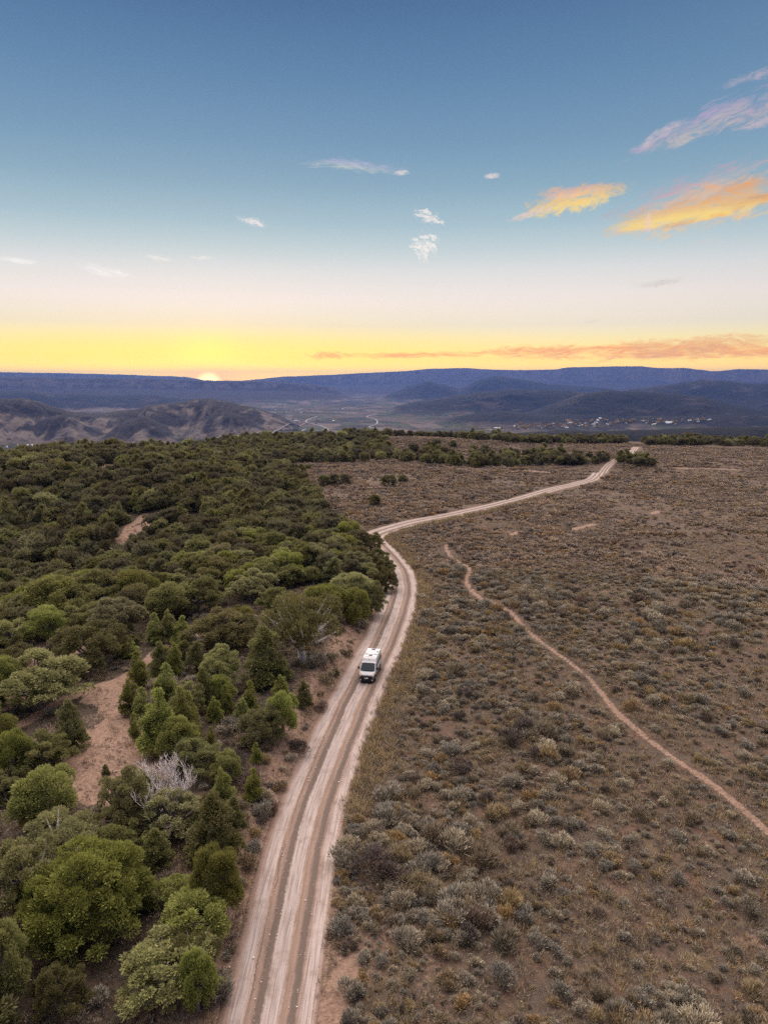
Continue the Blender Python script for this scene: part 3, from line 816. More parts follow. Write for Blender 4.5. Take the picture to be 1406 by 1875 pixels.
def foliage_mat(name, dark, lite, tipc, hue=.0, val=.3, bright=1.0):
    m, t, out = new_mat(name)
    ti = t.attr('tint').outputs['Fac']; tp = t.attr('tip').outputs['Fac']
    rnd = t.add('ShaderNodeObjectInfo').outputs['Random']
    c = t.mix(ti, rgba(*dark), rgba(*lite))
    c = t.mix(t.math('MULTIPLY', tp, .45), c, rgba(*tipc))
    rr = t.math('FRACT', t.math('MULTIPLY', rnd, 7.31))
    c = t.mix(t.math('MULTIPLY', t.rng(rnd, .35, 1.0), .55), c, t.mix(ti, rgba(.075, .068, .032), rgba(.16, .14, .07)))
    hs = t.add('ShaderNodeHueSaturation', {'Hue': t.math('MULTIPLY_ADD', rr, .03, .485), 'Saturation': t.math('MULTIPLY_ADD', rnd, .25, .80),
               'Value': t.math('MULTIPLY_ADD', rr, val, (1 - val / 2) * bright), 'Color': c})
    p = t.add('ShaderNodeBsdfPrincipled', {'Base Color': hs.outputs[0], 'Roughness': .75, 'Specular IOR Level': .15})
    tr = t.add('ShaderNodeBsdfTranslucent', {'Color': hs.outputs[0]})
    mx = t.add('ShaderNodeMixShader', {0: .32, 1: p.outputs[0], 2: tr.outputs[0]})
    t.l.new(mx.outputs[0], out.inputs[0])
    return m
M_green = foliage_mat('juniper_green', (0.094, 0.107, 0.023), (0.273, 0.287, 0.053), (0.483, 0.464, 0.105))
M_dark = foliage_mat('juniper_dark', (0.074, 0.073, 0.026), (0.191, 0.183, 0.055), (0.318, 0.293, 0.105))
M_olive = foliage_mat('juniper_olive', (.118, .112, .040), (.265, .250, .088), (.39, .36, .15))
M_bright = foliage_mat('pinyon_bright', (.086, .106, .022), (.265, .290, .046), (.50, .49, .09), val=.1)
M_far_tree = foliage_mat('juniper_distant', (.058, .052, .028), (.135, .118, .056), (.21, .185, .095))  # browner and darker: sunward glow and backlight put into the colour
def bark(name, a, b):
    m, t, out = new_mat(name)
    P = t.add('ShaderNodeTexCoord').outputs['Object']
    n = t.noise(t.vm('MULTIPLY', P, (9, 9, 2)), 1.5, 4, .7)
    finish(t, out, t.mix(n, rgba(*a), rgba(*b)), .9, .1, n, .5, .03); return m
M_bark = bark('grey_bark', (.10, .08, .07), (.26, .22, .20))
M_dead = bark('silver_deadwood', (.42, .37, .36), (.72, .66, .65))

PROTO = {}
def proto(key, shape, W, H, n, seed, mat, leaf, nclump, limbs=14, r0=.22):
    cm, cs, rad = crown_mesh('crown', shape, W, H, n, seed, [mat], leaf, nclump=nclump)
    tm = trunk_mesh('trunk', cs, H, W, seed, [M_dead if shape == 'open' else M_bark], limbs, r0, 1.14 if shape == 'open' else (1.05 if limbs > 20 else 1.0))
    PROTO[key] = (cm, tm, W, H)
#  W = crown radius
proto('big', 'lobed', 3.9, 4.6, 62000, 3, M_bright, .15, 260, 50, .32)
for i in range(3):
    proto('round%d' % i, 'round', 2.2, 3.6, 17000, 10 + i, M_green, .15, 62)
for i in range(2):
    proto('rounddark%d' % i, 'lobed', 2.4, 3.5, 18000, 14 + i, M_dark, .14, 120)
for i in range(3):
    proto('cone%d' % i, 'cone', 1.25, 3.8, 10500, 20 + i, M_green if i != 1 else M_dark, .13, 80, 10, .14)
for i in range(3):
    proto('olive%d' % i, 'lobed', 2.2, 3.8, 15000, 30 + i, M_olive, .14, 110, 40)
for i in range(2):
    proto('open%d' % i, 'open', 2.8, 3.6, 13000, 40 + i, M_olive if i else M_dark, .15, 60, 50, .24)
for i in range(4):
    proto('mid%d' % i, ['round', 'dome', 'round', 'dome'][i], 2.3, 3.5, 3600, 50 + i, [M_dark, M_far_tree, M_green, M_far_tree][i], .32, 44, 8)
proto('mid4', 'round', 2.2, 3.5, 3200, 58, M_olive, .32, 40, 12)

# dead silvery tree: bare branching limbs
def dead_tree_mesh(seed, H, W):
    r = random.Random(seed); parts = []
    def grow(p, d, ln, rad, depth):
        pts = [p]; q = p.copy(); dd = d.copy(); n = 4
        for k in range(n):
            dd = (dd + Vector((r.uniform(-.22, .22), r.uniform(-.22, .22), r.uniform(-.02, .2)))).normalized()
            q = q + dd * ln / n; pts.append(q.copy())
        parts.append(tube(pts, [rad * (1 - .17 * k) for k in range(n + 1)], 4 if depth > 1 else 6))
        if depth < 4:
            for k in range(r.randint(3, 5) if depth < 3 else 3):
                s = pts[r.randint(1, n)]
                nd = (dd + Vector((r.uniform(-.9, .9), r.uniform(-.9, .9), r.uniform(-.1, .7)))).normalized()
                grow(s, nd, ln * r.uniform(.5, .72), max(rad * .58, .016), depth + 1)
    for k in range(10):
        a = k * .65 + .3
        grow(Vector((0, 0, -.3)), Vector((math.cos(a) * .55 * W / 2, math.sin(a) * .55 * W / 2, 1)).normalized(), H * .52, .075, 0)
    V, F = join_tubes(parts)
    return mesh_np('trunk', V, F, [M_dead], smooth=True)

def zat(x, y): return float(h_near(np.array([x]), np.array([y]))[0])
placed = []          # (x, y, radius)
N_TREES = 0
def tree(key, x, y, width, height, label, group, name='juniper_tree', rot=None):
    global N_TREES
    cm, tm, W, H = PROTO[key]
    e = bpy.data.objects.new(name, None); col.objects.link(e)
    e.empty_display_size = .5
    e.location = (x, y, zat(x, y))
    e.rotation_euler = (0, 0, random.random() * 6.28 if rot is None else rot)
    e.scale = (width / 2 / W, width / 2 / W, height / H)
    tag(e, label, 'tree', group)
    c = link('crown', cm, e); tk = link('trunk', tm, e)
    placed.append((x, y, width / 2)); N_TREES += 1
    return e

# ------------------------------------------------------------------ the near trees, measured one by one
# crown centre x, y of the foot, crown width, crown height on the photo; kind; label
G_EDGE = 'trees along the left bank of the road'
G_CLEAR = 'trees around the bare clearing'
G_CORNER = 'trees in the lower left corner'
G_SLOPE = 'trees on the wooded slope behind the clearing'
NEAR = [
 (160, 1762, 236, 215, 'big', 'largest tree of the lower left, broad bright green pinyon crown', G_CORNER),
 (10, 1850, 96, 130, 'round1', 'yellow green rounded tree cut by the left frame edge near the bottom corner', G_CORNER),
 (55, 1715, 130, 165, 'olive0', 'tall pale olive tree directly left of the biggest bright pinyon', G_CORNER),
 (118, 1598, 120, 95, 'open1', 'sprawling olive tree with bare grey limbs above the biggest bright pinyon', G_CORNER),
 (218, 1595, 92, 88, 'rounddark0', 'dark green bushy tree right of the sprawling one with grey limbs', G_CORNER),
 (90, 1520, 98, 100, 'round0', 'rounded mid green tree at the lower left edge of the bare clearing', G_CLEAR),
 (74, 1530, 42, 44, 'cone1', 'small dark sapling against the foot of the rounded tree left of the clearing', G_CORNER),
 (6, 1480, 66, 66, 'olive1', 'pale olive tree at the left frame edge level with the dead silvery tree', G_CORNER),
 (233, 1545, 92, 125, 'olive2', 'olive tree with thin crown just left of the dead silvery tree', G_CLEAR),
 (322, 1560, 110, 100, 'olive0', 'dull olive tree below the dead silvery tree', G_CLEAR),
 (268, 1675, 46, 62, 'cone0', 'small lone cone juniper right of the biggest bright pinyon', G_CORNER),
 (285, 1598, 52, 62, 'cone1', 'dark small juniper below the dull olive tree', G_CORNER),
 (396, 1605, 88, 115, 'cone1', 'dark pointed juniper on the bank, fifth tree up the road edge', G_EDGE),
 (396, 1680, 84, 105, 'round2', 'bushy green juniper on the bank, fourth tree up the road edge', G_EDGE),
 (358, 1742, 108, 98, 'round0', 'wide green juniper set back from the bank, third tree up the road edge', G_EDGE),
 (355, 1800, 82, 84, 'open0', 'open dark juniper on the bank, second tree up the road edge', G_EDGE),
 (312, 1872, 150, 120, 'olive1', 'wide light olive juniper at the bottom frame edge beside the road', G_EDGE),
 (362, 1860, 60, 90, 'round1', 'narrow green juniper at the bottom frame edge nearest the road', G_EDGE),
 (409, 1495, 38, 68, 'cone2', 'slim light green juniper below the dark brush on the bank', G_EDGE),
 (466, 1472, 34, 52, 'cone0', 'small light juniper closest to the road above the pointed dark one', G_EDGE),
 (428, 1530, 40, 56, 'cone1', 'small dark juniper below the slim light one on the bank', G_EDGE),
 (385, 1545, 60, 75, 'rounddark1', 'dark juniper between the dull olive tree and the bank', G_EDGE),
 (326, 1398, 66, 72, 'round1', 'green juniper right of the clearing just above the dead silvery tree', G_CLEAR),
 (362, 1440, 88, 82, 'rounddark0', 'dark bushy juniper right of the dead silvery tree', G_CLEAR),
 (418, 1440, 52, 54, 'round2', 'round small juniper beside the dark brush right of the dead tree', G_CLEAR),
 (130, 1385, 52, 84, 'cone1', 'solitary dark pointed juniper left of the bare clearing', G_CLEAR),
 (86, 1438, 90, 92, 'olive2', 'pale green rounded tree below the solitary pointed juniper', G_CLEAR),
 (32, 1435, 62, 84, 'round0', 'green tree at the left frame edge beside the pale rounded one', G_CLEAR),
 (70, 1330, 150, 125, 'olive0', 'broad pale green tree left of the clearing where the path enters', G_CLEAR),
 (6, 1298, 66, 84, 'round1', 'yellow green tree at the left frame edge beside the broad pale one', G_CLEAR),
 (-30, 1390, 90, 90, 'round2', 'green tree half outside the left frame edge', G_CLEAR),
 (166, 1245, 122, 92, 'rounddark1', 'broad dark round juniper just above the path by the clearing', G_SLOPE),
 (218, 1178, 84, 80, 'olive1', 'light olive dome tree with visible trunk above the path', G_SLOPE),
 (182, 1145, 120, 75, 'rounddark0', 'large deep green tree behind the light olive dome', G_SLOPE),
 (108, 1135, 100, 66, 'round1', 'mid green tree behind the deep green one on the slope', G_SLOPE),
 (88, 1180, 70, 60, 'round2', 'mid green rounded tree left above the broad dark juniper', G_SLOPE),
 (20, 1200, 80, 66, 'olive0', 'pale tree at the left frame edge above the broad pale green tree', G_SLOPE),
 (30, 1235, 60, 50, 'rounddark1', 'dark low tree at the left edge above the pale clearing tree', G_SLOPE),
 (315, 1137, 70, 62, 'round0', 'bright rounded tree on the slope above the path end', G_SLOPE),
 (285, 1182, 30, 50, 'cone0', 'first of three small cones above the path, leftmost', G_SLOPE),
 (311, 1180, 30, 52, 'cone2', 'middle of the three small cones above the path', G_SLOPE),
 (337, 1182, 34, 46, 'cone0', 'rightmost of the three small cones above the path', G_SLOPE),
 (408, 1215, 118, 88, 'olive2', 'wide olive brown dome tree centre of the wooded slope', G_SLOPE),
 (487, 1258, 76, 92, 'cone1', 'big dark pointed juniper left of the half dead tree', G_SLOPE),
 (556, 1222, 122, 122, 'open1', 'big half dead tree with bare grey limbs nearest the van', G_EDGE),
 (505, 1130, 62, 55, 'rounddark0', 'dark rounded tree behind the big pointed juniper', G_SLOPE),
 (590, 1140, 84, 62, 'round1', 'dark green dome behind the half dead tree', G_EDGE),
 (645, 1115, 78, 66, 'olive1', 'olive tree near the inner side of the road bend', G_EDGE),
 (680, 1140, 50, 70, 'rounddark1', 'dark tree touching the road edge below the bend', G_EDGE),
 (655, 1150, 46, 62, 'round2', 'green juniper just left of the one touching the road edge', G_EDGE),
 (706, 1090, 40, 46, 'rounddark1', 'round dark tree leaning over the road at the bend', G_EDGE),
 (694, 1058, 50, 50, 'rounddark0', 'dark tree inside the road bend', G_EDGE),
 (655, 1062, 52, 50, 'olive0', 'greyish tree inside the road bend behind the dark ones', G_EDGE),
 (680, 1018, 44, 40, 'rounddark1', 'dark tree hiding the road where it turns', G_EDGE),
 (703, 1068, 34, 40, 'rounddark1', 'narrow dark tree at the road edge between the bend and the leaning one', G_EDGE),
 (640, 1000, 50, 40, 'round2', 'topmost green tree at the inner side of the turn', G_EDGE),
 (255, 1262, 36, 58, 'cone0', 'upper left tree of the young stand right of the clearing', G_CLEAR),
 (297, 1245, 44, 58, 'cone1', 'dark young tree at the back of the stand right of the clearing', G_CLEAR),
 (322, 1240, 30, 52, 'cone2', 'narrow light cone at the back of the young stand', G_CLEAR),
 (337, 1215, 36, 42, 'rounddark1', 'small round tree behind the young stand', G_SLOPE),
 (362, 1235, 40, 50, 'cone1', 'dark cone right behind the young stand', G_SLOPE),
 (405, 1275, 68, 84, 'olive1', 'olive brown tree right of the young stand', G_SLOPE),
 (306, 1290, 42, 62, 'cone0', 'green cone in the middle of the young stand', G_CLEAR),
 (240, 1312, 36, 56, 'cone2', 'left outermost tree of the young stand beside the bare soil', G_CLEAR),
 (262, 1322, 34, 52, 'cone0', 'light green cone second from the left in the young stand', G_CLEAR),
 (376, 1305, 42, 66, 'cone1', 'tall cone right of centre in the young stand', G_CLEAR),
 (346, 1325, 54, 74, 'olive2', 'olive brown pointed tree in the young stand', G_CLEAR),
 (415, 1308, 26, 44, 'cone0', 'little cone right of the young stand', G_SLOPE),
 (394, 1326, 26, 40, 'cone2', 'little cone in front of the young stand on its right', G_SLOPE),
 (459, 1310, 27, 52, 'cone0', 'slim lone juniper with bare trunk left of the bank', G_EDGE),
 (445, 1325, 26, 38, 'cone2', 'small cone below the slim lone juniper', G_EDGE),
 (515, 1285, 30, 40, 'cone2', 'small cone between the big pointed juniper and the bank', G_EDGE),
 (557, 1298, 30, 42, 'cone1', 'small dark pointed juniper by itself left of the road below the van', G_EDGE),
 (614, 1242, 15, 15, 'rounddark0', 'tiny bush sized juniper on the bank beside the van', G_EDGE),
 (484, 1378, 78, 78, 'rounddark1', 'dark bushy juniper by the bank halfway below the van', G_EDGE),
 (518, 1352, 52, 72, 'round0', 'light green juniper just right behind the dark bushy one', G_EDGE),
 (297, 1385, 68, 100, 'cone0', 'tallest bright green pointed tree of the young stand', G_CLEAR),
 (336, 1360, 54, 82, 'cone2', 'bright green pointed tree behind the tallest one of the stand', G_CLEAR),
 (248, 1360, 22, 44, 'cone0', 'thin sapling at the right edge of the bare soil', G_CLEAR),
 (388, 1378, 20, 38, 'cone0', 'thin sapling between the clearing stand and the dark brush', G_EDGE),
 (470, 1405, 20, 36, 'cone0', 'thin sapling below the dark bushy juniper by the bank', G_EDGE),
 (194, 1424, 14, 20, 'cone1', 'knee high seedling alone on the bare soil', G_CLEAR),
 (440, 1170, 60, 50, 'round2', 'mid green tree right behind the wide olive dome', G_SLOPE),
 (360, 1135, 90, 76, 'rounddark0', 'very dark wide tree with trunk showing, upper middle of the slope', G_SLOPE),
 (462, 1110, 80, 60, 'olive0', 'olive wide tree right of the very dark one', G_SLOPE),
 (250, 1110, 84, 56, 'round1', 'green dome above the light olive one', G_SLOPE),
 (530, 1065, 60, 48, 'round2', 'mid green tree up the slope behind the half dead one', G_SLOPE),
 (612, 1075, 44, 40, 'cone1', 'small dark tree up the slope near the bend', G_SLOPE),
]
NPX = np.array([n[0] for n in NEAR], float); NPY = np.array([n[1] for n in NEAR], float)
NB_ = np.array([n[4] == 'big' for n in NEAR])
NW = np.array([n[2] for n in NEAR], float) * np.where(NB_, 1.0, 1.20); NH = np.array([n[3] for n in NEAR], float) * np.where(NB_, 1.0, 1.12)
NC = np.array([n[4].startswith('cone') for n in NEAR])
ND = np.array([n[4] == 'big' or n[4].startswith(('rounddark', 'olive')) for n in NEAR])
nf = NPY.copy()
for _ in range(3):          # foot of each tree and its size from the crown outline measured on the photo
    NX, NY = cast(NPX, nf, fn=h_near, rmax=420, rmin=16, n=170)
    dn = np.arctan2(CZ, np.hypot(NX, NY)); sn, cs_ = np.sin(dn), np.cos(dn)
    HA = np.maximum((NH - .35 * NW * sn) / cs_, NW * .9)
    HB = np.maximum(np.sqrt(np.maximum((NH / 1.05) ** 2 - (NW * sn) ** 2, 1)) / cs_, NW * .64)
    HD = np.maximum((NH / 1.08 - .60 * NW * sn) / cs_, NW * .52)
    Hc = np.where(NC, HA, np.where(ND, HD, HB))
    nf = np.where(NC, NPY - .33 * NW * sn, np.where(ND, NPY - .47 * NW * sn, NPY - (NH / 2 - Hc / 2 * cs_)))
NM = FPX / (NY * math.cos(PITCH) + CZ * math.sin(PITCH))
for q, (px, py, w, h, key, lab, g) in enumerate(NEAR):
    tree(key, NX[q], NY[q], NW[q] / NM[q], Hc[q] / NM[q], lab, g, 'pinyon_tree' if key == 'big' else 'juniper_tree')
# dead silvery tree
X, Y = cast([300], [1486], fn=h_near, rmin=18, rmax=600)
X, Y = float(X[0]), float(Y[0])
e = bpy.data.objects.new('dead_tree', None); col.objects.link(e); e.location = (X, Y, zat(X, Y))
tag(e, 'dead leafless tree with dense silvery white branches below the clearing', 'tree')
link('branches', dead_tree_mesh(5, 5.0, 5.4), e)
placed.append((X, Y, 1.2))

def row_word(x, y):
    d = math.hypot(x, y)
    return ('at the bottom of the picture' if d < 44 else 'level with the biggest pinyon' if d < 52 else 'level with the dead tree' if d < 63 else
            'between the dead tree and the van' if d < 82 else 'level with the van' if d < 100 else 'behind the van')
# ------------------------------------------------------------------ woodland fill
def far_pts(poly_px, spacing, jitter, rmax=640, rmin=25):
    """points inside a photo-measured ground polygon"""
    P_ = toground(poly_px)
    xs = [p[0] for p in P_]; ys = [p[1] for p in P_]
    gx = np.arange(min(xs), max(xs), spacing); gy = np.arange(min(ys), max(ys), spacing)
    A, B = np.meshgrid(gx, gy); A = A.ravel() + rng.uniform(-jitter, jitter, A.size) * spacing; B = B.ravel() + rng.uniform(-jitter, jitter, B.size) * spacing
    k = pip(A, B, P_)
    return A[k], B[k]
cand = []
gxx, gyy = np.meshgrid(np.arange(-300, 10, 3.5), np.arange(40, 470, 3.5))
ax = gxx.ravel() + rng.uniform(-1.6, 1.6, gxx.size); ay = gyy.ravel() + rng.uniform(-1.6, 1.6, gxx.size)
ar = np.hypot(ax, ay); ath = np.arctan2(ax, ay)
near_lim = np.interp(np.degrees(ath), [-60, -30, -22, -14, -5, 5], [92, 98, 112, 122, 122, 122])
er_ = fbm(ax / 16 + 3, ay / 16, 47, 3)
keep = pip(ax, ay, FOREST) & (ar > near_lim) & (ar < edge_r(ath) + 14) & (ath > R(-48)) & ~((er_ > .655) & (ax < -25)) & (rng.random(len(ax)) < .95)
cand += [(a, b, rng.uniform(3.8, 6.4), 'w') for a, b in zip(ax[keep], ay[keep])]
# outside the left of the frame and the corner nearest the viewer
ax, ay = far_pts2 = (rng.uniform(-90, -20, 160), rng.uniform(14, 95, 160))
o = np.degrees(np.arctan2(ax, ay)) < -33
cand += [(a, b, rng.uniform(3.8, 6.4), 'w') for a, b in zip(ax[o], ay[o])]
# young junipers filling the gaps of the near woodland
ax = rng.uniform(-75, 0, 900); ay = rng.uniform(24, 118, 900)
o_, h_, _, _ = road_query(ax, ay)
keep = pip(ax, ay, FOREST) & ~pip(ax, ay, CLEAR) & (pdist(ax, ay, PATH) > 2.5) & (-o_ - h_ > 5) & (fbm(ax / 12, ay / 12, 51, 2) > .44)
got = []
for a, b in zip(ax[keep], ay[keep]):
    if all((a - q[0]) ** 2 + (b - q[1]) ** 2 > 9 for q in got) and len(got) < 95: got.append((a, b))
cand += [(a, b, rng.uniform(2.2, 3.9), 'n') for a, b in got]
def px_band(n, xs, ys, up, dnn, wmin=4.4, wmax=7.2):
    x = rng.uniform(xs[0], xs[-1], n); y = np.interp(x, xs, ys) + rng.uniform(-up, dnn, n)
    X, Y = cast(x, y, fn=h_base, rmax=600, rmin=150)
    return [(a, b, rng.uniform(wmin, wmax), 'l') for a, b in zip(X, Y) if not math.isnan(a)]
cand += px_band(130, [700, 760, 860, 900, 1000, 1100, 1150, 1198], [842, 847, 856, 855, 851, 849, 852, 856], 9, 1)
cand += px_band(22, [860, 900, 980, 1080], [838, 842, 842, 842], 12, 2)
cand += px_band(330, [425, 450, 560, 640, 712], [852, 851, 849, 846, 843], 38, 1)
cand += px_band(9, [730, 840], [836, 840], 22, 0)
# rim trees: a belt just inside the edge
for bdeg in np.arange(-42, 42, .36):
    th = R(bdeg); e0 = float(edge_r(np.array([th]))[0])
    belt = 2 if .6 < bdeg < 7 else (4 if bdeg > -14 else 5)
    for k in range(belt):
        rr_ = e0 + 8 - k * 8 + rng.uniform(-4, 4); tt_ = th + rng.uniform(-.004, .004)
        gap = 19.1 < bdeg < 20.4
        if gap: continue
        cand.append((rr_ * math.sin(tt_), rr_ * math.cos(tt_), rng.uniform(4.6, 7.2), 'r'))
cand = np.array([(a, b, c) for a, b, c, d in cand]); 
ctag = None
# never on the road
o_, h_, _, s2_ = road_query(cand[:, 0], cand[:, 1])
ok = np.abs(o_) > h_ + 2.6
cand = cand[ok]
ok = np.ones(len(cand), bool)
pl = np.array(placed)
for i, (a, b, c) in enumerate(cand):
    d = np.hypot(pl[:, 0] - a, pl[:, 1] - b)
    if (d < pl[:, 2] * .72 + c * .22).any(): ok[i] = False
cand = cand[ok]
# single trees of the meadow
SOLO = [(685, 929, 27, 22, 'lone round dark juniper in the open sagebrush left of the far road'),
        (711, 890, 34, 19, 'dark juniper, left one of the pair in the upper meadow'),
        (738, 884, 21, 13, 'small dark juniper, right one of the pair in the upper meadow'),
        (592, 891, 26, 20, 'left juniper of the small clump at the meadow edge'),
        (612, 891, 30, 22, 'middle juniper of the small clump at the meadow edge'),
        (630, 887, 24, 18, 'right juniper of the small clump at the meadow edge'),
        (564, 861, 14, 10, 'small lone juniper near the top left of the meadow')]
sx_, sy_ = cast([s[0] for s in SOLO], [s[1] for s in SOLO], fn=h_near, rmax=600)
for i, ((px, py, w, h, lab), X, Y) in enumerate(zip(SOLO, sx_, sy_)):
    pxm = FPX / (Y * math.cos(PITCH) + CZ * math.sin(PITCH))
    tree(['mid0', 'mid1', 'mid3'][i % 3], X, Y + w / pxm * .3, w / pxm, h / pxm * .95, lab, 'single junipers in the open meadow')
dist = np.hypot(cand[:, 0], cand[:, 1])
order = np.argsort(dist + 1000 * (np.abs(np.arctan2(cand[:, 0], cand[:, 1])) > R(30.5)))
quota = 300 - N_TREES - 2
ind = order[:quota]; rest = order[quota:]
zc_ = h_near(cand[:, 0], cand[:, 1])
keys = ['mid0', 'mid1', 'mid2', 'mid3', 'mid4', 'mid0', 'mid1', 'round1', 'rounddark0', 'olive1']
look = {'round0': 'fresh green', 'round2': 'grass green', 'rounddark1': 'very dark', 'olive0': 'pale grey olive', 'olive2': 'brownish olive', 'cone0': 'pointed green', 'mid0': 'dark green', 'mid1': 'deep olive green', 'mid2': 'mid green', 'mid3': 'dusky green', 'mid4': 'pale olive', 'round1': 'fresh green', 'rounddark0': 'very dark', 'olive1': 'light olive'}
for i in ind:
    a, b, c = cand[i]
    k = keys[int(rng.integers(len(keys)))]
    if math.hypot(a, b) < 112: k = ['round0', 'round2', 'rounddark1', 'olive0', 'cone0', 'round1', 'olive2', 'rounddark0'][int(rng.integers(8))]
    where = (('by the left frame edge' if a < -b * .42 else 'between clearing and road' if a > -b * .25 else 'around the clearing') + ', ' + row_word(a, b)) if math.hypot(a, b) < 112 else ('near the left frame edge' if a < -b * .47 else 'left part of the slope' if a < -b * .38 else 'left of mid slope' if a < -b * .30 else 'mid slope' if a < -b * .16 else 'meadow side of the slope') + (', front rows' if b < 122 else ', second rows' if b < 138 else ', middle rows' if b < 158 else ', upper rows')
    tree(k, a, b, c * rng.uniform(.85, 1.15), c * rng.uniform(.62, .85), ('%s %s woodland juniper %s' % ('broad' if c > 5.7 else 'small' if c < 4.7 else '', look[k], where)).strip(), '%s woodland junipers %s' % (look[k], where))

# ------------------------------------------------------------------ "stuff" scatter: one object, prototypes stored in its own mesh, instanced by geometry nodes
def scatter(name, protos, pts, rots, scls, picks, label=None):
    """protos: list of meshes; pts (n,3); rots z angle; scls (n,3); picks 1..k"""
    Vs = [pts]; Fs = []; pr = [np.zeros(len(pts))]; mats = []; mi = []; tints = [np.zeros(len(pts))]; tips = [np.zeros(len(pts))]
    o = len(pts)
    for k, me in enumerate(protos):
        n = len(me.vertices); v = np.empty(n * 3, np.float32); me.vertices.foreach_get('co', v); v = v.reshape(-1, 3)
        f = np.empty(len(me.polygons) * 3, np.int32); me.polygons.foreach_get('vertices', f); f = f.reshape(-1, 3)
        Vs.append(v); Fs.append(f + o); o += n; pr.append(np.full(n, k + 1.))
        for nm_, lst in (('tint', tints), ('tip', tips)):
            a = np.zeros(n, np.float32)
            if nm_ in me.attributes: me.attributes[nm_].data.foreach_get('value', a)
            lst.append(a)
        mt = me.materials[0]
        if mt not in mats: mats.append(mt)
        mi += [mats.index(mt)] * len(f)
    V = np.vstack(Vs); F = np.vstack(Fs)
    pad = len(V) - len(pts)
    me = mesh_np(name, V, F, mats, {'proto': np.concatenate(pr), 'tint': np.concatenate(tints), 'tip': np.concatenate(tips),
                 'pick': np.r_[picks, np.zeros(pad)], 'rz': np.r_[rots, np.zeros(pad)]})
    me.polygons.foreach_set('material_index', np.array(mi, np.int32))
    a = me.attributes.new('scl', 'FLOAT_VECTOR', 'POINT'); a.data.foreach_set('vector', np.vstack([scls, np.ones((pad, 3))]).astype(np.float32).ravel())
    ob = link(name, me, kind='stuff')
    if label: ob['label'] = label
    ng = bpy.data.node_groups.new(name + '_scatter', 'GeometryNodeTree')
    ng.interface.new_socket('Geometry', in_out='INPUT', socket_type='NodeSocketGeometry')
    ng.interface.new_socket('Geometry', in_out='OUTPUT', socket_type='NodeSocketGeometry')
    N = ng.nodes; L = ng.links
    gi = N.new('NodeGroupInput'); go = N.new('NodeGroupOutput'); jn = N.new('GeometryNodeJoinGeometry')
    def na(nm_, dt='FLOAT'):
        q = N.new('GeometryNodeInputNamedAttribute'); q.data_type = dt; q.inputs[0].default_value = nm_; return q.outputs[0]
    def eq(sock, val):
        c = N.new('FunctionNodeCompare'); c.data_type = 'FLOAT'; c.operation = 'EQUAL'
        L.new(sock, c.inputs[0]); c.inputs[1].default_value = val; c.inputs['Epsilon'].default_value = .1; return c.outputs[0]
    P_ = na('proto'); PK = na('pick'); RZ_ = na('rz'); SC = na('scl', 'FLOAT_VECTOR')
    cx = N.new('ShaderNodeCombineXYZ'); L.new(RZ_, cx.inputs[2])
    sp = N.new('GeometryNodeSeparateGeometry'); sp.domain = 'POINT'
    L.new(gi.outputs[0], sp.inputs[0]); L.new(eq(P_, 0), sp.inputs[1])
    for k in range(len(protos)):
        s2 = N.new('GeometryNodeSeparateGeometry'); s2.domain = 'POINT'
        L.new(gi.outputs[0], s2.inputs[0]); L.new(eq(P_, k + 1), s2.inputs[1])
        ip = N.new('GeometryNodeInstanceOnPoints')
        L.new(sp.outputs[0], ip.inputs['Points']); L.new(eq(PK, k + 1), ip.inputs['Selection'])
        L.new(s2.outputs[0], ip.inputs['Instance']); L.new(cx.outputs[0], ip.inputs['Rotation']); L.new(SC, ip.inputs['Scale'])
        L.new(ip.outputs[0], jn.inputs[0])
    L.new(jn.outputs[0], go.inputs[0])
    md = ob.modifiers.new('scatter', 'NODES'); md.node_group = ng
    return ob

FP = []
for i in range(5):
    cm, cs, rad = crown_mesh('crown', ['round', 'dome', 'dome', 'round', 'cone'][i], 1, 1.45 if i < 4 else 1.9, 1500, 150 + i, [[M_far_tree, M_dark, M_far_tree, M_olive, M_dark][i]], .20, nclump=30)
    FP.append(cm)
n = len(rest)
cr_ = cand[rest]
w_ = cr_[:, 2] * rng.uniform(.85, 1.15, n) / 2
scatter('distant_woodland', FP, np.stack([cr_[:, 0], cr_[:, 1], zc_[rest]], 1), rng.uniform(0, 6.28, n),
        np.stack([w_, w_, w_ * rng.uniform(.85, 1.15, n)], 1), rng.choice([1, 2, 3, 4, 5], n, p=[.3, .25, .27, .08, .10]).astype(float),
        'dark juniper woodland covering the slope and the far rim of the tableland')

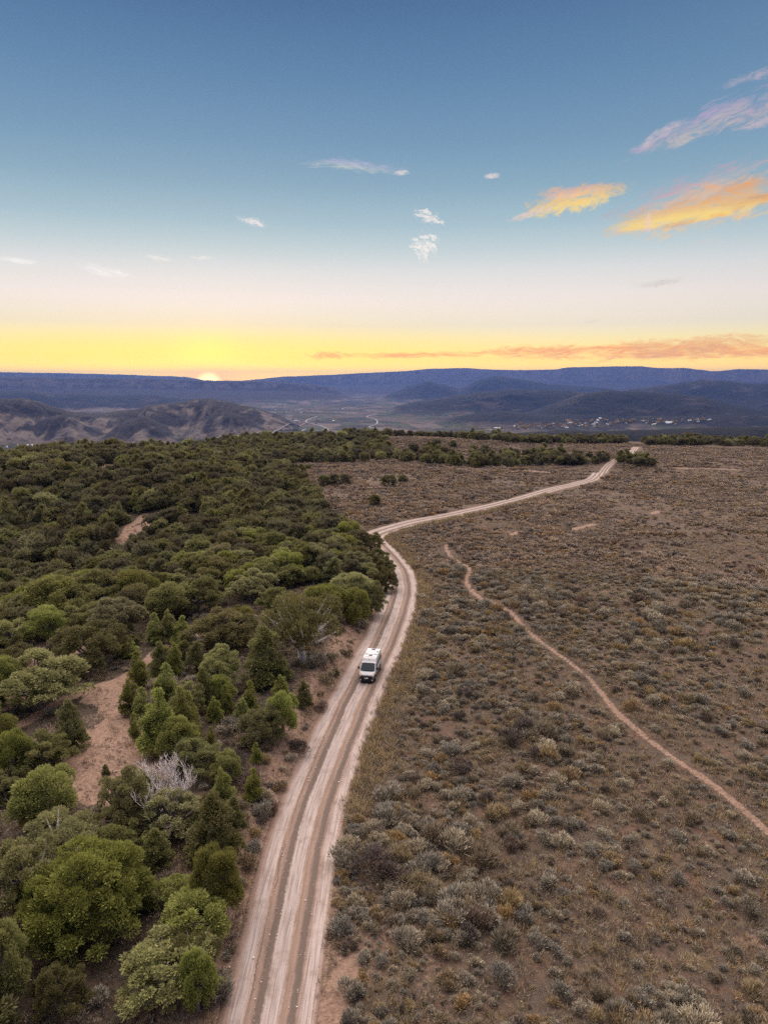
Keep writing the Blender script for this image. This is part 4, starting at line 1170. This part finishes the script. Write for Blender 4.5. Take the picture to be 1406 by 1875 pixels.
# ------------------------------------------------------------------ sagebrush
def sage_mat(name, dark, lite, tipc, ochre=.35):
    m, t, out = new_mat(name)
    ti = t.attr('tint').outputs['Fac']; tp = t.attr('tip').outputs['Fac']
    rnd = t.add('ShaderNodeObjectInfo').outputs['Random']
    c = t.mix(ti, rgba(*dark), rgba(*lite))
    c = t.mix(t.math('MULTIPLY', tp, .6), c, rgba(*tipc))
    r2 = t.math('FRACT', t.math('MULTIPLY', rnd, 13.7))
    r3 = t.math('FRACT', t.math('MULTIPLY', rnd, 37.1))
    c = t.mix(t.math('MULTIPLY', t.math('GREATER_THAN', r2, 1 - ochre), .75), c, t.mix(ti, rgba(.15, .10, .052), rgba(.42, .30, .16)))
    c = t.mix(t.math('MULTIPLY', t.math('LESS_THAN', r2, .10), .75), c, rgba(.13, .09, .078))
    hs = t.add('ShaderNodeHueSaturation', {'Hue': .5, 'Saturation': t.math('MULTIPLY_ADD', r3, .5, .7), 'Value': t.math('MULTIPLY_ADD', r3, .55, .72), 'Color': c})
    p = t.add('ShaderNodeBsdfPrincipled', {'Base Color': hs.outputs[0], 'Roughness': .85, 'Specular IOR Level': .1})
    t.l.new(p.outputs[0], out.inputs[0]); return m
M_sage = sage_mat('sagebrush', (.07, .061, .046), (.30, .262, .200), (.74, .655, .52), .2)
M_sage_far = sage_mat('sagebrush_distant', (.085, .066, .052), (.34, .267, .205), (.72, .58, .45), .22)
M_rabbit = sage_mat('rabbitbrush', (.11, .086, .052), (.30, .235, .145), (.50, .41, .27), .1)
M_brush = sage_mat('bare_brush', (.055, .038, .034), (.13, .095, .085), (.17, .125, .11), .0)
M_straw = sage_mat('dry_grass', (.14, .108, .060), (.36, .28, .165), (.56, .45, .27), .25)

def bush_mesh(name, n, seed, mat, H=.75, blade=.16, wd=.045, clumps=9, open_=0.0):
    r = np.random.default_rng(seed)
    ca = r.random(clumps) * 6.28; cr = .5 * np.sqrt(r.random(clumps)); ch = H * (.45 + .35 * r.random(clumps))
    cc = np.stack([cr * np.cos(ca), cr * np.sin(ca), ch * .75], 1); crd = .22 + .16 * r.random(clumps)
    ci = r.integers(clumps, size=n)
    d = sphere_dirs(n, r); d[:, 2] = np.abs(d[:, 2]) * 1.1 - .25
    base = cc[ci] + d * (crd[ci] * (.45 + .5 * r.random(n)))[:, None] * np.array([1, 1, .95])
    low = r.random(n) < .2
    base[low, 2] *= r.random(low.sum()) * .6
    base[:, 2] = np.maximum(base[:, 2], 0.0)
    dirs = d * .5 + base * np.array([1, 1, .1]) * .7 + np.array([0, 0, 1.0]) + r.normal(size=(n, 3)) * .25
    dirs /= np.linalg.norm(dirs, axis=1)[:, None]
    V, F = blades(base - dirs * blade * .4, dirs, blade * (.7 + .8 * r.random(n)), wd * (.6 + .8 * r.random(n)), r)
    tint = np.repeat(np.clip(.35 * r.random(clumps)[ci] + .65 * r.random(n), 0, 1), 3)
    return mesh_np(name, V, F, [mat], {'tint': tint, 'tip': np.tile([0., 0., 1.], n)})
NB = [bush_mesh('bush', 900, 200 + i, M_sage, blade=.17, wd=.05, clumps=10 + i) for i in range(4)]
NB += [bush_mesh('bush', 700, 210 + i, M_rabbit, H=.8, blade=.24, wd=.04) for i in range(2)]
def cluster_mesh(name, seed, mat, nb=6, per=110, spread=1.5):
    """a patch of several small bushes of unequal size"""
    r = np.random.default_rng(seed); Vs = []; T = []; n = 0
    for k in range(nb):
        me = bush_mesh('tmp', per, seed * 10 + k, mat, blade=.26, wd=.13, clumps=5)
        v = np.empty(len(me.vertices) * 3, np.float32); me.vertices.foreach_get('co', v); v = v.reshape(-1, 3)
        a = np.zeros(len(v), np.float32); me.attributes['tint'].data.foreach_get('value', a)
        s_ = .50 + .55 * r.random() ** 1.5; an = r.random() * 6.28; q = spread * math.sqrt(r.random())
        Vs.append(v * s_ + np.array([q * math.cos(an), q * math.sin(an), 0])); T.append(np.clip(a + (r.random() - .5) * .5, 0, 1)); n += len(v)
        bpy.data.meshes.remove(me)
    return mesh_np(name, np.vstack(Vs), np.arange(n).reshape(-1, 3), [mat], {'tint': np.concatenate(T), 'tip': np.tile([0., 0., 1.], n // 3)})
FB = [cluster_mesh('bush', 220 + i, M_sage_far, nb=3 + i % 3, per=130, spread=1.6) for i in range(5)]
FB += [cluster_mesh('bush', 230, M_rabbit, nb=4)]
GB = [bush_mesh('tuft', 30, 240 + i, M_straw, H=.30, blade=.42, wd=.035, clumps=3) for i in range(3)]
GB += [bush_mesh('tuft', 34, 250 + i, M_sage_far, H=.30, blade=.22, wd=.07, clumps=4) for i in range(2)]
GB += [bush_mesh('tuft', 30, 255, M_brush, H=.30, blade=.40, wd=.03, clumps=3)]

def free_of_ways(x, y, m=0.0):
    o1, h1, _, _ = road_query(x, y)
    k = np.abs(o1) > h1 + .25 + m
    for P_, w in ((TRAIL, .62 + m * 2.2), (PATH, 1.0)):
        k &= pdist(x, y, P_) > w + m
    for sc_ in SCARS: k &= pdist(x, y, sc_) > .9
    return k
def polar_pts(n, r0, r1, b0=-36, b1=36, power=1.0):
    u = rng.random(n)
    r = np.sqrt(r0 ** 2 + (r1 ** 2 - r0 ** 2) * u)
    th = np.radians(rng.uniform(b0, b1, n))
    return r * np.sin(th), r * np.cos(th)
# candidate bushes over the open country
x1, y1 = polar_pts(165000, 24, 505)
xa, ya = polar_pts(24000, 24, 145)
x1 = np.r_[x1, xa]; y1 = np.r_[y1, ya]
fr = pip(x1, y1, FOREST)
dn = fbm(x1 / 26, y1 / 26, 301, 4)
dn2 = fbm(x1 / 5, y1 / 5, 303, 2)
far_ = np.hypot(x1, y1)
prob = (.30 + .8 * sst(dn, .36, .60)) * (.45 + .9 * sst(dn2, .35, .6))
prob *= np.interp(far_, [40, 90, 139, 140, 500], [.80, .95, 1.0, .52, .62])
prob = np.where(fr, prob * .10, prob)
o1, h1, _, s1 = road_query(x1, y1)
prob = np.where((o1 - h1 > 0) & (o1 - h1 < 3.4 + 1.2 * (dn2 - .5)) & (far_ > 55), prob * .06, prob)
k = (rng.random(len(x1)) < prob) & free_of_ways(x1, y1, .22) & ~pip(x1, y1, CLEAR)
pl = np.array(placed)
x1, y1 = x1[k], y1[k]
# extra dense brush beside the lower road (right) and on the bank top (left)
x2, y2 = polar_pts(9000, 40, 150, -14, 4)
o2, h2, _, s2 = road_query(x2, y2)
n2 = fbm(x2 / 6, y2 / 6, 305, 3)
k2 = (((o2 - h2 > np.where(np.hypot(x2, y2) > 60, 3.6, .8)) & (o2 - h2 < 10) & (n2 > .52) & (rng.random(len(x2)) < .45)) | ((-o2 - h2 > 4.2) & (-o2 - h2 < 10) & (n2 > .50) & (rng.random(len(x2)) < .45))) & free_of_ways(x2, y2, .2)
x1 = np.r_[x1, x2[k2]]; y1 = np.r_[y1, y2[k2]]
z1 = h_near(x1, y1)
d1 = np.hypot(x1, y1)
sz = np.where(d1 < 140, rng.lognormal(-.55, .42, len(x1)), rng.lognormal(-.12, .25, len(x1)))
pn = fbm(x1 / 14, y1 / 14, 331, 3)
sz = np.clip(sz * (.72 + .62 * sst(pn, .35, .65)), .25, 1.9)
in_view = np.abs(np.arctan2(x1, y1)) < R(29)
ang_down = np.degrees(np.arctan2(CZ, d1))
score = np.where(in_view & (ang_down < 46) , sz / np.hypot(d1, CZ), 0)
top = np.argsort(-score)[:298]
isl = np.zeros(len(x1), bool); isl[top] = True
names6 = ['grey green', 'silvery', 'dull sage green', 'pale grey', 'ochre', 'golden brown']
for i in np.nonzero(isl)[0]:
    nb = int(rng.choice(6, p=[.22, .22, .2, .16, .1, .1]))
    o = link('sagebrush' if nb < 4 else 'rabbitbrush', NB[nb])
    o.location = (x1[i], y1[i], z1[i] - .03); o.rotation_euler = (0, 0, rng.random() * 6.28)
    s = sz[i] * 1.15; o.scale = (s, s, s * rng.uniform(.85, 1.15))
    lr = road_query(x1[i:i + 1], y1[i:i + 1])[0][0]
    side = ('left of the road ' if lr < 0 else 'on the right road edge ' if lr < 6.5 else 'well right of the road ' if x1[i] < 13 else 'near the right frame edge ') + row_word(x1[i], y1[i])
    szw = 'large' if sz[i] > 1.4 else ('small' if sz[i] < 1.0 else '')
    tag(o, ('%s %s %s %s' % (szw, names6[nb].replace('dull sage green', 'dull green'), 'sagebrush' if nb < 4 else 'rabbitbrush', side)).strip(), 'bush', '%s shrubs %s' % (names6[nb], side))
nn = ~isl
near = nn & (d1 < 140)
def bush_scatter(name, mask, protos, p, mul, lab):
    n = mask.sum()
    s = sz[mask] * mul
    scatter(name, protos, np.stack([x1[mask], y1[mask], z1[mask] - .03], 1), rng.uniform(0, 6.28, n), np.stack([s, s, s * rng.uniform(.8, 1.15, n)], 1),
            (rng.choice(len(protos), n, p=p) + 1).astype(float), lab)
o9, h9, _, _ = road_query(x1, y1)
k9 = nn & (d1 >= 140) & (np.abs(o9) > h9 + 2.0)
for P_ in (TRAIL,) + tuple(SCARS):
    k9 &= pdist(x1, y1, P_) > 2.4
bush_scatter('sagebrush_cover', near, NB, [.2, .2, .2, .16, .12, .12], 1.12, 'grey green and ochre sagebrush scattered over the near slope')
bush_scatter('sagebrush_plain', k9, FB, [.2, .2, .2, .16, .16, .08], 1.05, 'sagebrush covering the open plain to the far rim')
print('bushes', len(x1))
# dry grass and low litter plants
x3, y3 = polar_pts(170000, 22, 190, -37, 37)
u3 = rng.random(len(x3)); keep3 = u3 < np.clip(62 / np.hypot(x3, y3), .12, 1)
x3, y3 = x3[keep3], y3[keep3]
fr3 = pip(x3, y3, FOREST); cl3 = pip(x3, y3, CLEAR)
g3 = fbm(x3 / 4, y3 / 4, 311, 3)
k3 = (rng.random(len(x3)) < np.where(cl3, .12, np.where(fr3, .35, .36 + .6 * sst(g3, .40, .58)))) & free_of_ways(x3, y3, .0)
x3, y3 = x3[k3], y3[k3]
# golden grass fringe on the outer side of the bend
x4, y4 = polar_pts(90000, 55, 240, -14, 16)
o4, h4, _, s4 = road_query(x4, y4)
k4 = (o4 - h4 > .1) & (o4 - h4 < 3.8) & (rng.random(len(x4)) < 1 - (o4 - h4) / 4.6)
x4, y4 = x4[k4], y4[k4]
nG = len(x3); x3 = np.r_[x3, x4]; y3 = np.r_[y3, y4]
pk = rng.choice(6, len(x3), p=[.17, .17, .17, .17, .17, .15]) + 1
pk[nG:] = rng.choice(3, len(x4)) + 1
s3 = rng.uniform(.45, 1.0, len(x3)); s3[nG:] *= 1.6
scatter('dry_grass', GB, np.stack([x3, y3, h_near(x3, y3) - .02], 1), rng.uniform(0, 6.28, len(x3)), np.stack([s3, s3, s3 * rng.uniform(.7, 1.2, len(x3))], 1), pk.astype(float),
        'straw coloured dry grass tufts and low litter plants between the bushes')
print('grass', len(x3))

# dark bare brush thickets (reddish brown) beside the road
def thicket(px, py, w, seed, lab, mat=None, squash=.6):
    X, Y = cast([px], [py], fn=h_near, rmin=18, rmax=600); X, Y = float(X[0]), float(Y[0])
    pxm = FPX / (Y * math.cos(PITCH) + CZ * math.sin(PITCH)); s = w / pxm
    o = link('brush_thicket', bush_mesh('bush', 2600, seed, mat or M_brush, H=.8, blade=.12, wd=.016, clumps=14))
    o.location = (X, Y, zat(X, Y)); o.scale = (s, s, s * squash)
    tag(o, lab, 'bush')
thicket(685, 1595, 84, 401, 'large dark reddish brown leafless thicket right of the lower road')
thicket(455, 1440, 60, 402, 'dark leafless brush on the bank beside the slim light junipers')
thicket(420, 1395, 46, 403, 'dark brush patch on the bank above the slim light juniper')
thicket(545, 1375, 40, 404, 'grey brown brush on the bank edge halfway below the van')
thicket(585, 1300, 26, 405, 'small grey brush on the bank just below the van')

# stones
def stone_mesh(seed):
    bm = bmesh.new(); bmesh.ops.create_icosphere(bm, subdivisions=1, radius=.5)
    r = random.Random(seed)
    for v in bm.verts: v.co *= r.uniform(.7, 1.15)
    me = bpy.data.meshes.new('stone'); bm.to_mesh(me); bm.free(); me.materials.append(M_stone); return me
m, t, out = new_mat('stone'); finish(t, out, t.mix(t.add('ShaderNodeObjectInfo').outputs['Random'], rgba(.22, .17, .15), rgba(.55, .48, .44)), .85, .2); M_stone = m
SB = [stone_mesh(i) for i in range(4)]
ii = rng.integers(0, 130, 5200); ll = rng.choice([.395, .725, .05, .3, .97], 5200, p=[.32, .32, .12, .12, .12]) + rng.normal(0, .025, 5200)
sx = RC[ii, 0] + RN[ii, 0] * (2 * ll - 1) * hw2[ii] + tan[ii, 0] * rng.uniform(-.6, .6, 5200); sy = RC[ii, 1] + RN[ii, 1] * (2 * ll - 1) * hw2[ii] + tan[ii, 1] * rng.uniform(-.6, .6, 5200)
ss = rng.lognormal(-3.1, .5, 5200)
scatter('gravel', SB, np.stack([sx, sy, RZ[ii] + .07], 1), rng.uniform(0, 6, 5200), np.stack([ss, ss * .8, ss * .6], 1), rng.integers(1, 5, 5200).astype(float), 'loose stones along the ridges between the wheel tracks')

# ------------------------------------------------------------------ far settlement
def plain(name, c, rough=.7, spec=.3, metal=0.0, **ex):
    m, t, out = new_mat(name); finish(t, out, rgba(*c), rough, spec, metal=metal, extra=ex or None); return m
M_wall = [plain('pale_siding', (.42, .38, .35)), plain('tan_siding', (.42, .34, .27)), plain('white_siding', (.62, .60, .58))]
M_roofs = [plain('grey_roof', (.22, .21, .22)), plain('brown_roof', (.16, .11, .09)), plain('metal_roof', (.35, .37, .40), .6, .3)]
def house_meshes(wm, rm, w, d, h, gable):
    bm = bmesh.new()
    vs = [bm.verts.new(p) for p in ((-w, -d, -3), (w, -d, -3), (w, d, -3), (-w, d, -3), (-w, -d, h), (w, -d, h), (w, d, h), (-w, d, h), (-w * .98, 0, h + gable), (w * .98, 0, h + gable))]
    for f in ((0, 1, 5, 4), (2, 3, 7, 6), (1, 2, 6, 9, 5), (3, 0, 4, 8, 7)): bm.faces.new([vs[i] for i in f])
    a = bpy.data.meshes.new('wall'); bm.to_mesh(a); bm.free(); a.materials.append(wm)
    bm = bmesh.new(); e = 1.12
    pts = [(-w * 1.06, -d * e, h - gable * (e - 1)), (w * 1.06, -d * e, h - gable * (e - 1)), (w * 1.06, 0, h + gable + .2), (-w * 1.06, 0, h + gable + .2), (-w * 1.06, d * e, h - gable * (e - 1)), (w * 1.06, d * e, h - gable * (e - 1))]
    top = [bm.verts.new((p[0], p[1], p[2] + .3)) for p in pts]; bot = [bm.verts.new(p) for p in pts]
    for q in ((0, 1, 2, 3), (3, 2, 5, 4)):
        bm.faces.new([top[i] for i in q]); bm.faces.new([bot[i] for i in reversed(q)])
    b = bpy.data.meshes.new('roof'); bm.to_mesh(b); bm.free(); b.materials.append(rm)
    return a, b
HM = [house_meshes(M_wall[0], M_roofs[0], 11, 7, 5, 4), house_meshes(M_wall[1], M_roofs[1], 9, 6, 5, 3.5), house_meshes(M_wall[2], M_roofs[2], 16, 9, 6, 3), house_meshes(M_wall[2], M_roofs[2], 30, 14, 8, 3)]
m, t, out = new_mat('autumn_leaves')
finish(t, out, t.mix(t.add('ShaderNodeObjectInfo').outputs['Random'], rgba(.50, .32, .07), rgba(.40, .31, .11)), .8, .1); M_aut = m
def autumn_mesh(seed):
    cm, _, _ = crown_mesh('crown', 'round', 7, 13, 260, seed, [M_aut], 3.4, nclump=12); return cm
AM = [autumn_mesh(500 + i) for i in range(3)]
VIL = []      # px, py, spread x, spread y, houses, trees, place
VIL = [(1030, 781, 90, 4, 20, 50, 'in the village below the dark hills'), (1130, 773, 110, 5, 26, 60, 'in the village centre below the dark hills'),
       (930, 786, 50, 3, 6, 8, 'at the western end of the far village'), (1240, 770, 70, 4, 12, 12, 'at the right end of the far village'),
       (520, 752, 70, 5, 14, 6, 'in the valley town below the long mesa'), (640, 754, 60, 5, 10, 6, 'in the valley plain left of the river bends'),
       (560, 770, 60, 8, 10, 10, 'by the river in the valley'), (120, 818, 110, 3, 12, 8, 'at the foot of the badland hills'),
       (230, 816, 60, 3, 14, 6, 'at the foot of the badland hills right of the first group'), (400, 800, 50, 4, 6, 3, 'near the river bend left')]
for (px, py, sx0, sy0, nh, nt, place) in VIL:
    ux = rng.uniform(-1, 1, nh + nt) * sx0 + px; uy = rng.normal(0, .5, nh + nt) * sy0 + py
    X, Y = cast(ux, uy, rmin=1300, fn=h_grid)
    for j in range(nh + nt):
        if math.isnan(X[j]): continue
        z = float(h_grid(X[j], Y[j]))
        if px < 700 and z > VALLEY + 45: continue
        if j < nh:
            hm = HM[int(rng.choice(4, p=[.40, .42, .16, .02]))]
            e = bpy.data.objects.new('house', None); col.objects.link(e); e.location = (X[j], Y[j], z); e.rotation_euler = (0, 0, rng.uniform(0, 3.14)); e.scale = (.8, .8, .8)
            tag(e, 'tiny gabled house ' + place, 'house', 'houses ' + place)
            link('wall', hm[0], e); link('roof', hm[1], e)
        else:
            o = link('cottonwood_tree', AM[int(rng.integers(3))]); o.location = (X[j], Y[j], z); s = rng.uniform(.6, 1.3); o.scale = (s, s, s)
            tag(o, 'orange autumn tree ' + place, 'tree', 'autumn trees ' + place)

# ------------------------------------------------------------------ the camper van
def box_bm(bm, x0, x1, y0, y1, z0, z1, bev=0.0):
    g = bmesh.ops.create_cube(bm, size=1)['verts']
    for v in g:
        v.co = Vector(((x0 + x1) / 2 + v.co.x * (x1 - x0), (y0 + y1) / 2 + v.co.y * (y1 - y0), (z0 + z1) / 2 + v.co.z * (z1 - z0)))
    if bev:
        es_ = list({e for v in g for e in v.link_edges})
        bmesh.ops.bevel(bm, geom=es_, offset=bev, segments=2, affect='EDGES', profile=.6)
def bm_obj(name, bm, mat, parent, smooth=False):
    me = bpy.data.meshes.new(name); bm.normal_update(); bm.to_mesh(me); bm.free(); me.materials.append(mat)
    if smooth:
        for p in me.polygons: p.use_smooth = True
    return link(name, me, parent)
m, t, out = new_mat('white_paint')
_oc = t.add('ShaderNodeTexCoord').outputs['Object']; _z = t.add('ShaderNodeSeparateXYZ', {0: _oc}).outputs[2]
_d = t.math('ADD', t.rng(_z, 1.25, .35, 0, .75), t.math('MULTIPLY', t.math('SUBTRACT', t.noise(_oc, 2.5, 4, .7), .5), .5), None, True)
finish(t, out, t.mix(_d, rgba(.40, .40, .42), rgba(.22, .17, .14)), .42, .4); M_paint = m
M_black = plain('black_plastic', (.016, .016, .018), .55, .4)
M_glass = plain('tinted_glass', (.012, .022, .030), .22, .10)
M_tyre = plain('tyre_rubber', (.02, .02, .02), .9, .2)
M_rim = plain('steel_rim', (.35, .35, .36), .35, .5, .7)
M_lamp = plain('headlamp_lens', (.62, .36, .26), .15, .6)
M_fog = plain('fog_lamp', (.8, .78, .74), .2, .6)
M_vent = plain('smoked_roof_plastic', (.07, .06, .09), .4, .5)
M_plate = plain('number_plate', (.75, .75, .78), .5, .3)
M_rubber = plain('side_moulding', (.05, .05, .055), .7, .2)
vx, vy = cast([671], [1251], fn=h_base, rmax=300)
vo, vhw, vrz, vs_ = road_query(vx, vy)
vi = int(np.argmin(np.abs(RS - vs_[0])))
van = bpy.data.objects.new('camper_van', None); col.objects.link(van)
ang_t = math.atan2(tan[vi, 0], tan[vi, 1])          # bearing of the road away from the viewer
van.scale = (1, 1, .95)
van.location = (float(vx[0]) + tan[vi, 0] * 3.0, float(vy[0]) + tan[vi, 1] * 3.0, float(vrz[0]) + .06)
van.rotation_euler = (0, 0, -ang_t)
tag(van, 'white high roof camper van with black bumper driving on the dirt road', 'van')
# local axes: +Y away from the viewer (rear), -Y the nose, +X right in the picture
prof = [(-2.98, .34), (-3.04, .62), (-3.02, .95), (-2.93, 1.12), (-2.80, 1.20), (-2.50, 1.34), (-2.40, 1.40), (-1.52, 2.20), (-1.30, 2.32), (-1.02, 2.58), (-.80, 2.68), (-.40, 2.73), (2.15, 2.73), (2.32, 2.66), (2.39, 2.4), (2.4, .9), (2.37, .42), (2.3, .34)]
def half_w(y, z):
    w = 1.02
    w -= .13 * max(0, (z - 1.2) / 1.5) ** 1.2
    if y < -2.4: w -= .14 * ((-2.4 - y) / .65) ** 1.6
    if z < .5: w -= .03
    return w
bm = bmesh.new()
rows = []
for y, z in prof:
    w = half_w(y, z)
    rows.append([bm.verts.new((s * w, y + (0 if abs(s) < .99 else (.05 if y < -1 else 0)), z - (.05 if abs(s) > .99 and z > 2.3 else 0))) for s in (-1, -.93, -.6, -.2, .2, .6, .93, 1)])
n = len(rows)
for i in range(n):
    a, b = rows[i], rows[(i + 1) % n]
    for k in range(7): bm.faces.new((a[k], a[k + 1], b[k + 1], b[k]))
bm.faces.new([r_[0] for r_ in rows]); bm.faces.new([r_[-1] for r_ in reversed(rows)])
bmesh.ops.recalc_face_normals(bm, faces=bm.faces)
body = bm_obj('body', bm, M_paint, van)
# windscreen
def panel(name, pts, mat, parent, off):
    bm = bmesh.new(); vs = [bm.verts.new(p) for p in pts]
    f = bm.faces.new(vs); bm.normal_update()
    r_ = bmesh.ops.extrude_face_region(bm, geom=[f]); o = Vector(off)
    for g in r_['geom']:
        if isinstance(g, bmesh.types.BMVert): g.co += o
    bmesh.ops.recalc_face_normals(bm, faces=bm.faces)
    return bm_obj(name, bm, mat, parent)
panel('windscreen', [(-.92, -2.31, 1.48), (-.72, -2.40, 1.40), (0, -2.42, 1.38), (.72, -2.40, 1.40), (.92, -2.31, 1.48), (.82, -1.57, 2.155), (.6, -1.52, 2.20), (-.6, -1.52, 2.20), (-.82, -1.57, 2.155)], M_glass, van, (0, -.022, .03))
for s in (-1, 1):
    bm = bmesh.new(); box_bm(bm, s * .28 - .32, s * .28 + .32, -2.385, -2.365, 1.50, 1.525); wob = bm_obj('wiper', bm, M_black, van)
# bumper and grille (black lower nose)
bm = bmesh.new()
bp = [(-.97, -2.86, .30), (-.9, -3.03, .30), (-.45, -3.12, .30), (.45, -3.12, .30), (.9, -3.03, .30), (.97, -2.86, .30), (1.0, -2.4, .32), (-1.0, -2.4, .32)]
lo_ = [bm.verts.new(p) for p in bp]; hi_ = [bm.verts.new((p[0], p[1] + .02, .80)) for p in bp]
for i in range(8): bm.faces.new((lo_[i], lo_[(i + 1) % 8], hi_[(i + 1) % 8], hi_[i]))
bm.faces.new(hi_); bm.faces.new(lo_[::-1]); bmesh.ops.recalc_face_normals(bm, faces=bm.faces)
bump = bm_obj('bumper', bm, M_black, van)
bm = bmesh.new(); box_bm(bm, -.74, .74, -3.085, -2.9, .80, 1.02, .03); bm_obj('grille', bm, M_black, van)
bm = bmesh.new(); box_bm(bm, -.24, .24, -3.16, -3.125, .66, .78); bm_obj('number_plate', bm, M_plate, van)
for s in (-1, 1):
    bm = bmesh.new(); bmesh.ops.create_cone(bm, cap_ends=True, segments=14, radius1=.075, radius2=.075, depth=.06, matrix=Matrix.Translation((s * .74, -3.09, .45)) @ Matrix.Rotation(math.pi / 2, 4, 'X'))
    bm_obj('fog_light', bm, M_fog, van)
    panel('headlight', [(s * .94, -2.78, .98), (s * .70, -3.01, .98), (s * .60, -2.95, 1.12), (s * .74, -2.72, 1.25), (s * .95, -2.50, 1.33)], M_lamp, van, (s * .02, -.05, .03))
    # mirrors
    bm = bmesh.new(); box_bm(bm, min(s * 1.12, s * 1.32), max(s * 1.12, s * 1.32), -2.02, -1.86, 1.45, 1.88, .05); mr = bm_obj('mirror', bm, M_black, van)
    bm = bmesh.new(); box_bm(bm, min(s * .98, s * 1.14), max(s * .98, s * 1.14), -1.97, -1.90, 1.52, 1.60); bm_obj('mirror_arm', bm, M_black, mr)
    # cab side window
    wv = lambda y, z: s * (half_w(y, z) + .004)
    panel('side_window', [(wv(-1.95, 1.55), -1.95, 1.52), (wv(-.75, 1.5), -.75, 1.48), (wv(-.75, 2.1), -.75, 2.12), (wv(-1.42, 2.1), -1.40, 2.12)], M_glass, van, (s * .012, 0, 0))
    panel('side_window', [(wv(-.45, 1.6), -.45, 1.6), (wv(.75, 1.6), .75, 1.6), (wv(.75, 2.1), .75, 2.12), (wv(-.45, 2.1), -.45, 2.12)], M_glass, van, (s * .012, 0, 0))
    panel('side_window', [(wv(1.2, 1.6), 1.2, 1.6), (wv(2.1, 1.6), 2.1, 1.6), (wv(2.1, 2.1), 2.1, 2.1), (wv(1.2, 2.1), 1.2, 2.1)], M_glass, van, (s * .012, 0, 0))
    bm = bmesh.new(); box_bm(bm, min(s * 1.0, s * 1.04), max(s * 1.0, s * 1.04), -1.3, 1.3, .62, .78); bm_obj('side_moulding', bm, M_rubber, van)
    for yy in (-2.05, 1.35):
        bm = bmesh.new()
        bmesh.ops.create_cone(bm, cap_ends=True, segments=28, radius1=.46, radius2=.46, depth=.05, matrix=Matrix.Translation((s * 1.0, yy, .44)) @ Matrix.Rotation(math.pi / 2, 4, 'Y'))
        bm_obj('wheel_arch', bm, M_black, van)
        bm = bmesh.new()
        bmesh.ops.create_cone(bm, cap_ends=True, segments=28, radius1=.36, radius2=.36, depth=.24, matrix=Matrix.Translation((s * .935, yy, .34)) @ Matrix.Rotation(math.pi / 2, 4, 'Y'))
        bmesh.ops.bevel(bm, geom=[e for e in bm.edges if e.calc_length() < .12], offset=.03, segments=2, affect='EDGES')
        wh = bm_obj('wheel', bm, M_tyre, van)
        bm = bmesh.new()
        bmesh.ops.create_cone(bm, cap_ends=True, segments=20, radius1=.20, radius2=.16, depth=.03, matrix=Matrix.Translation((s * 1.062, yy, .34)) @ Matrix.Rotation(s * math.pi / 2, 4, 'Y'))
        bm_obj('rim', bm, M_rim, wh)
# roof fittings
def roof_box(name, x0, x1, y0, y1, h, mat=M_vent):
    bm = bmesh.new(); box_bm(bm, x0, x1, y0, y1, 2.725, 2.73 + h, .02); return bm_obj(name, bm, mat, van)
roof_box('roof_fan', -.22, .24, -.35, .1, .10)
roof_box('solar_panel', -.80, -.34, .05, .32, .04); roof_box('solar_panel', .34, .80, .05, .32, .04)
roof_box('roof_vent', -.22, .22, 1.75, 2.1, .12)
roof_box('antenna_base', .62, .74, .95, 1.2, .10)
for y in (.62, .92, 1.25, 1.55):
    bm = bmesh.new(); box_bm(bm, -.8, .8, y, y + .035, 2.73, 2.745); bm_obj('roof_rib', bm, M_paint, van)
for x in (-.55, -.2, .2, .55):
    bm = bmesh.new(); box_bm(bm, x - .1, x + .1, -.62, -.56, 2.71, 2.75); bm_obj('roof_light', bm, M_lamp, van)
bm = bmesh.new(); box_bm(bm, -.03, .03, -1.18, -1.08, 2.45, 2.56, .01); bm_obj('badge', bm, M_vent, van)
bm = bmesh.new(); box_bm(bm, -.9, .9, -2.6, 2.2, .22, .36); bm_obj('chassis', bm, M_black, van)

# ------------------------------------------------------------------ haze over the whole country
m, t, out = new_mat('dusk_haze')
t.n.remove(t.n[0]) if False else None
vol = t.add('ShaderNodeVolumePrincipled', {'Color': rgba(.080, .155, .44), 'Density': 3.9e-5, 'Anisotropy': .5})
t.l.new(vol.outputs[0], out.inputs['Volume'])
bm = bmesh.new(); box_bm(bm, -30000, 30000, -1500, 32000, -306 - 40, float(max(FZ.max(), CZ)) + 15)
me = bpy.data.meshes.new('haze'); bm.to_mesh(me); bm.free(); me.materials.append(m); m.cycles.volume_sampling = 'DISTANCE'
link('haze', me, kind='stuff')
print('trees', N_TREES, 'rest', len(rest))
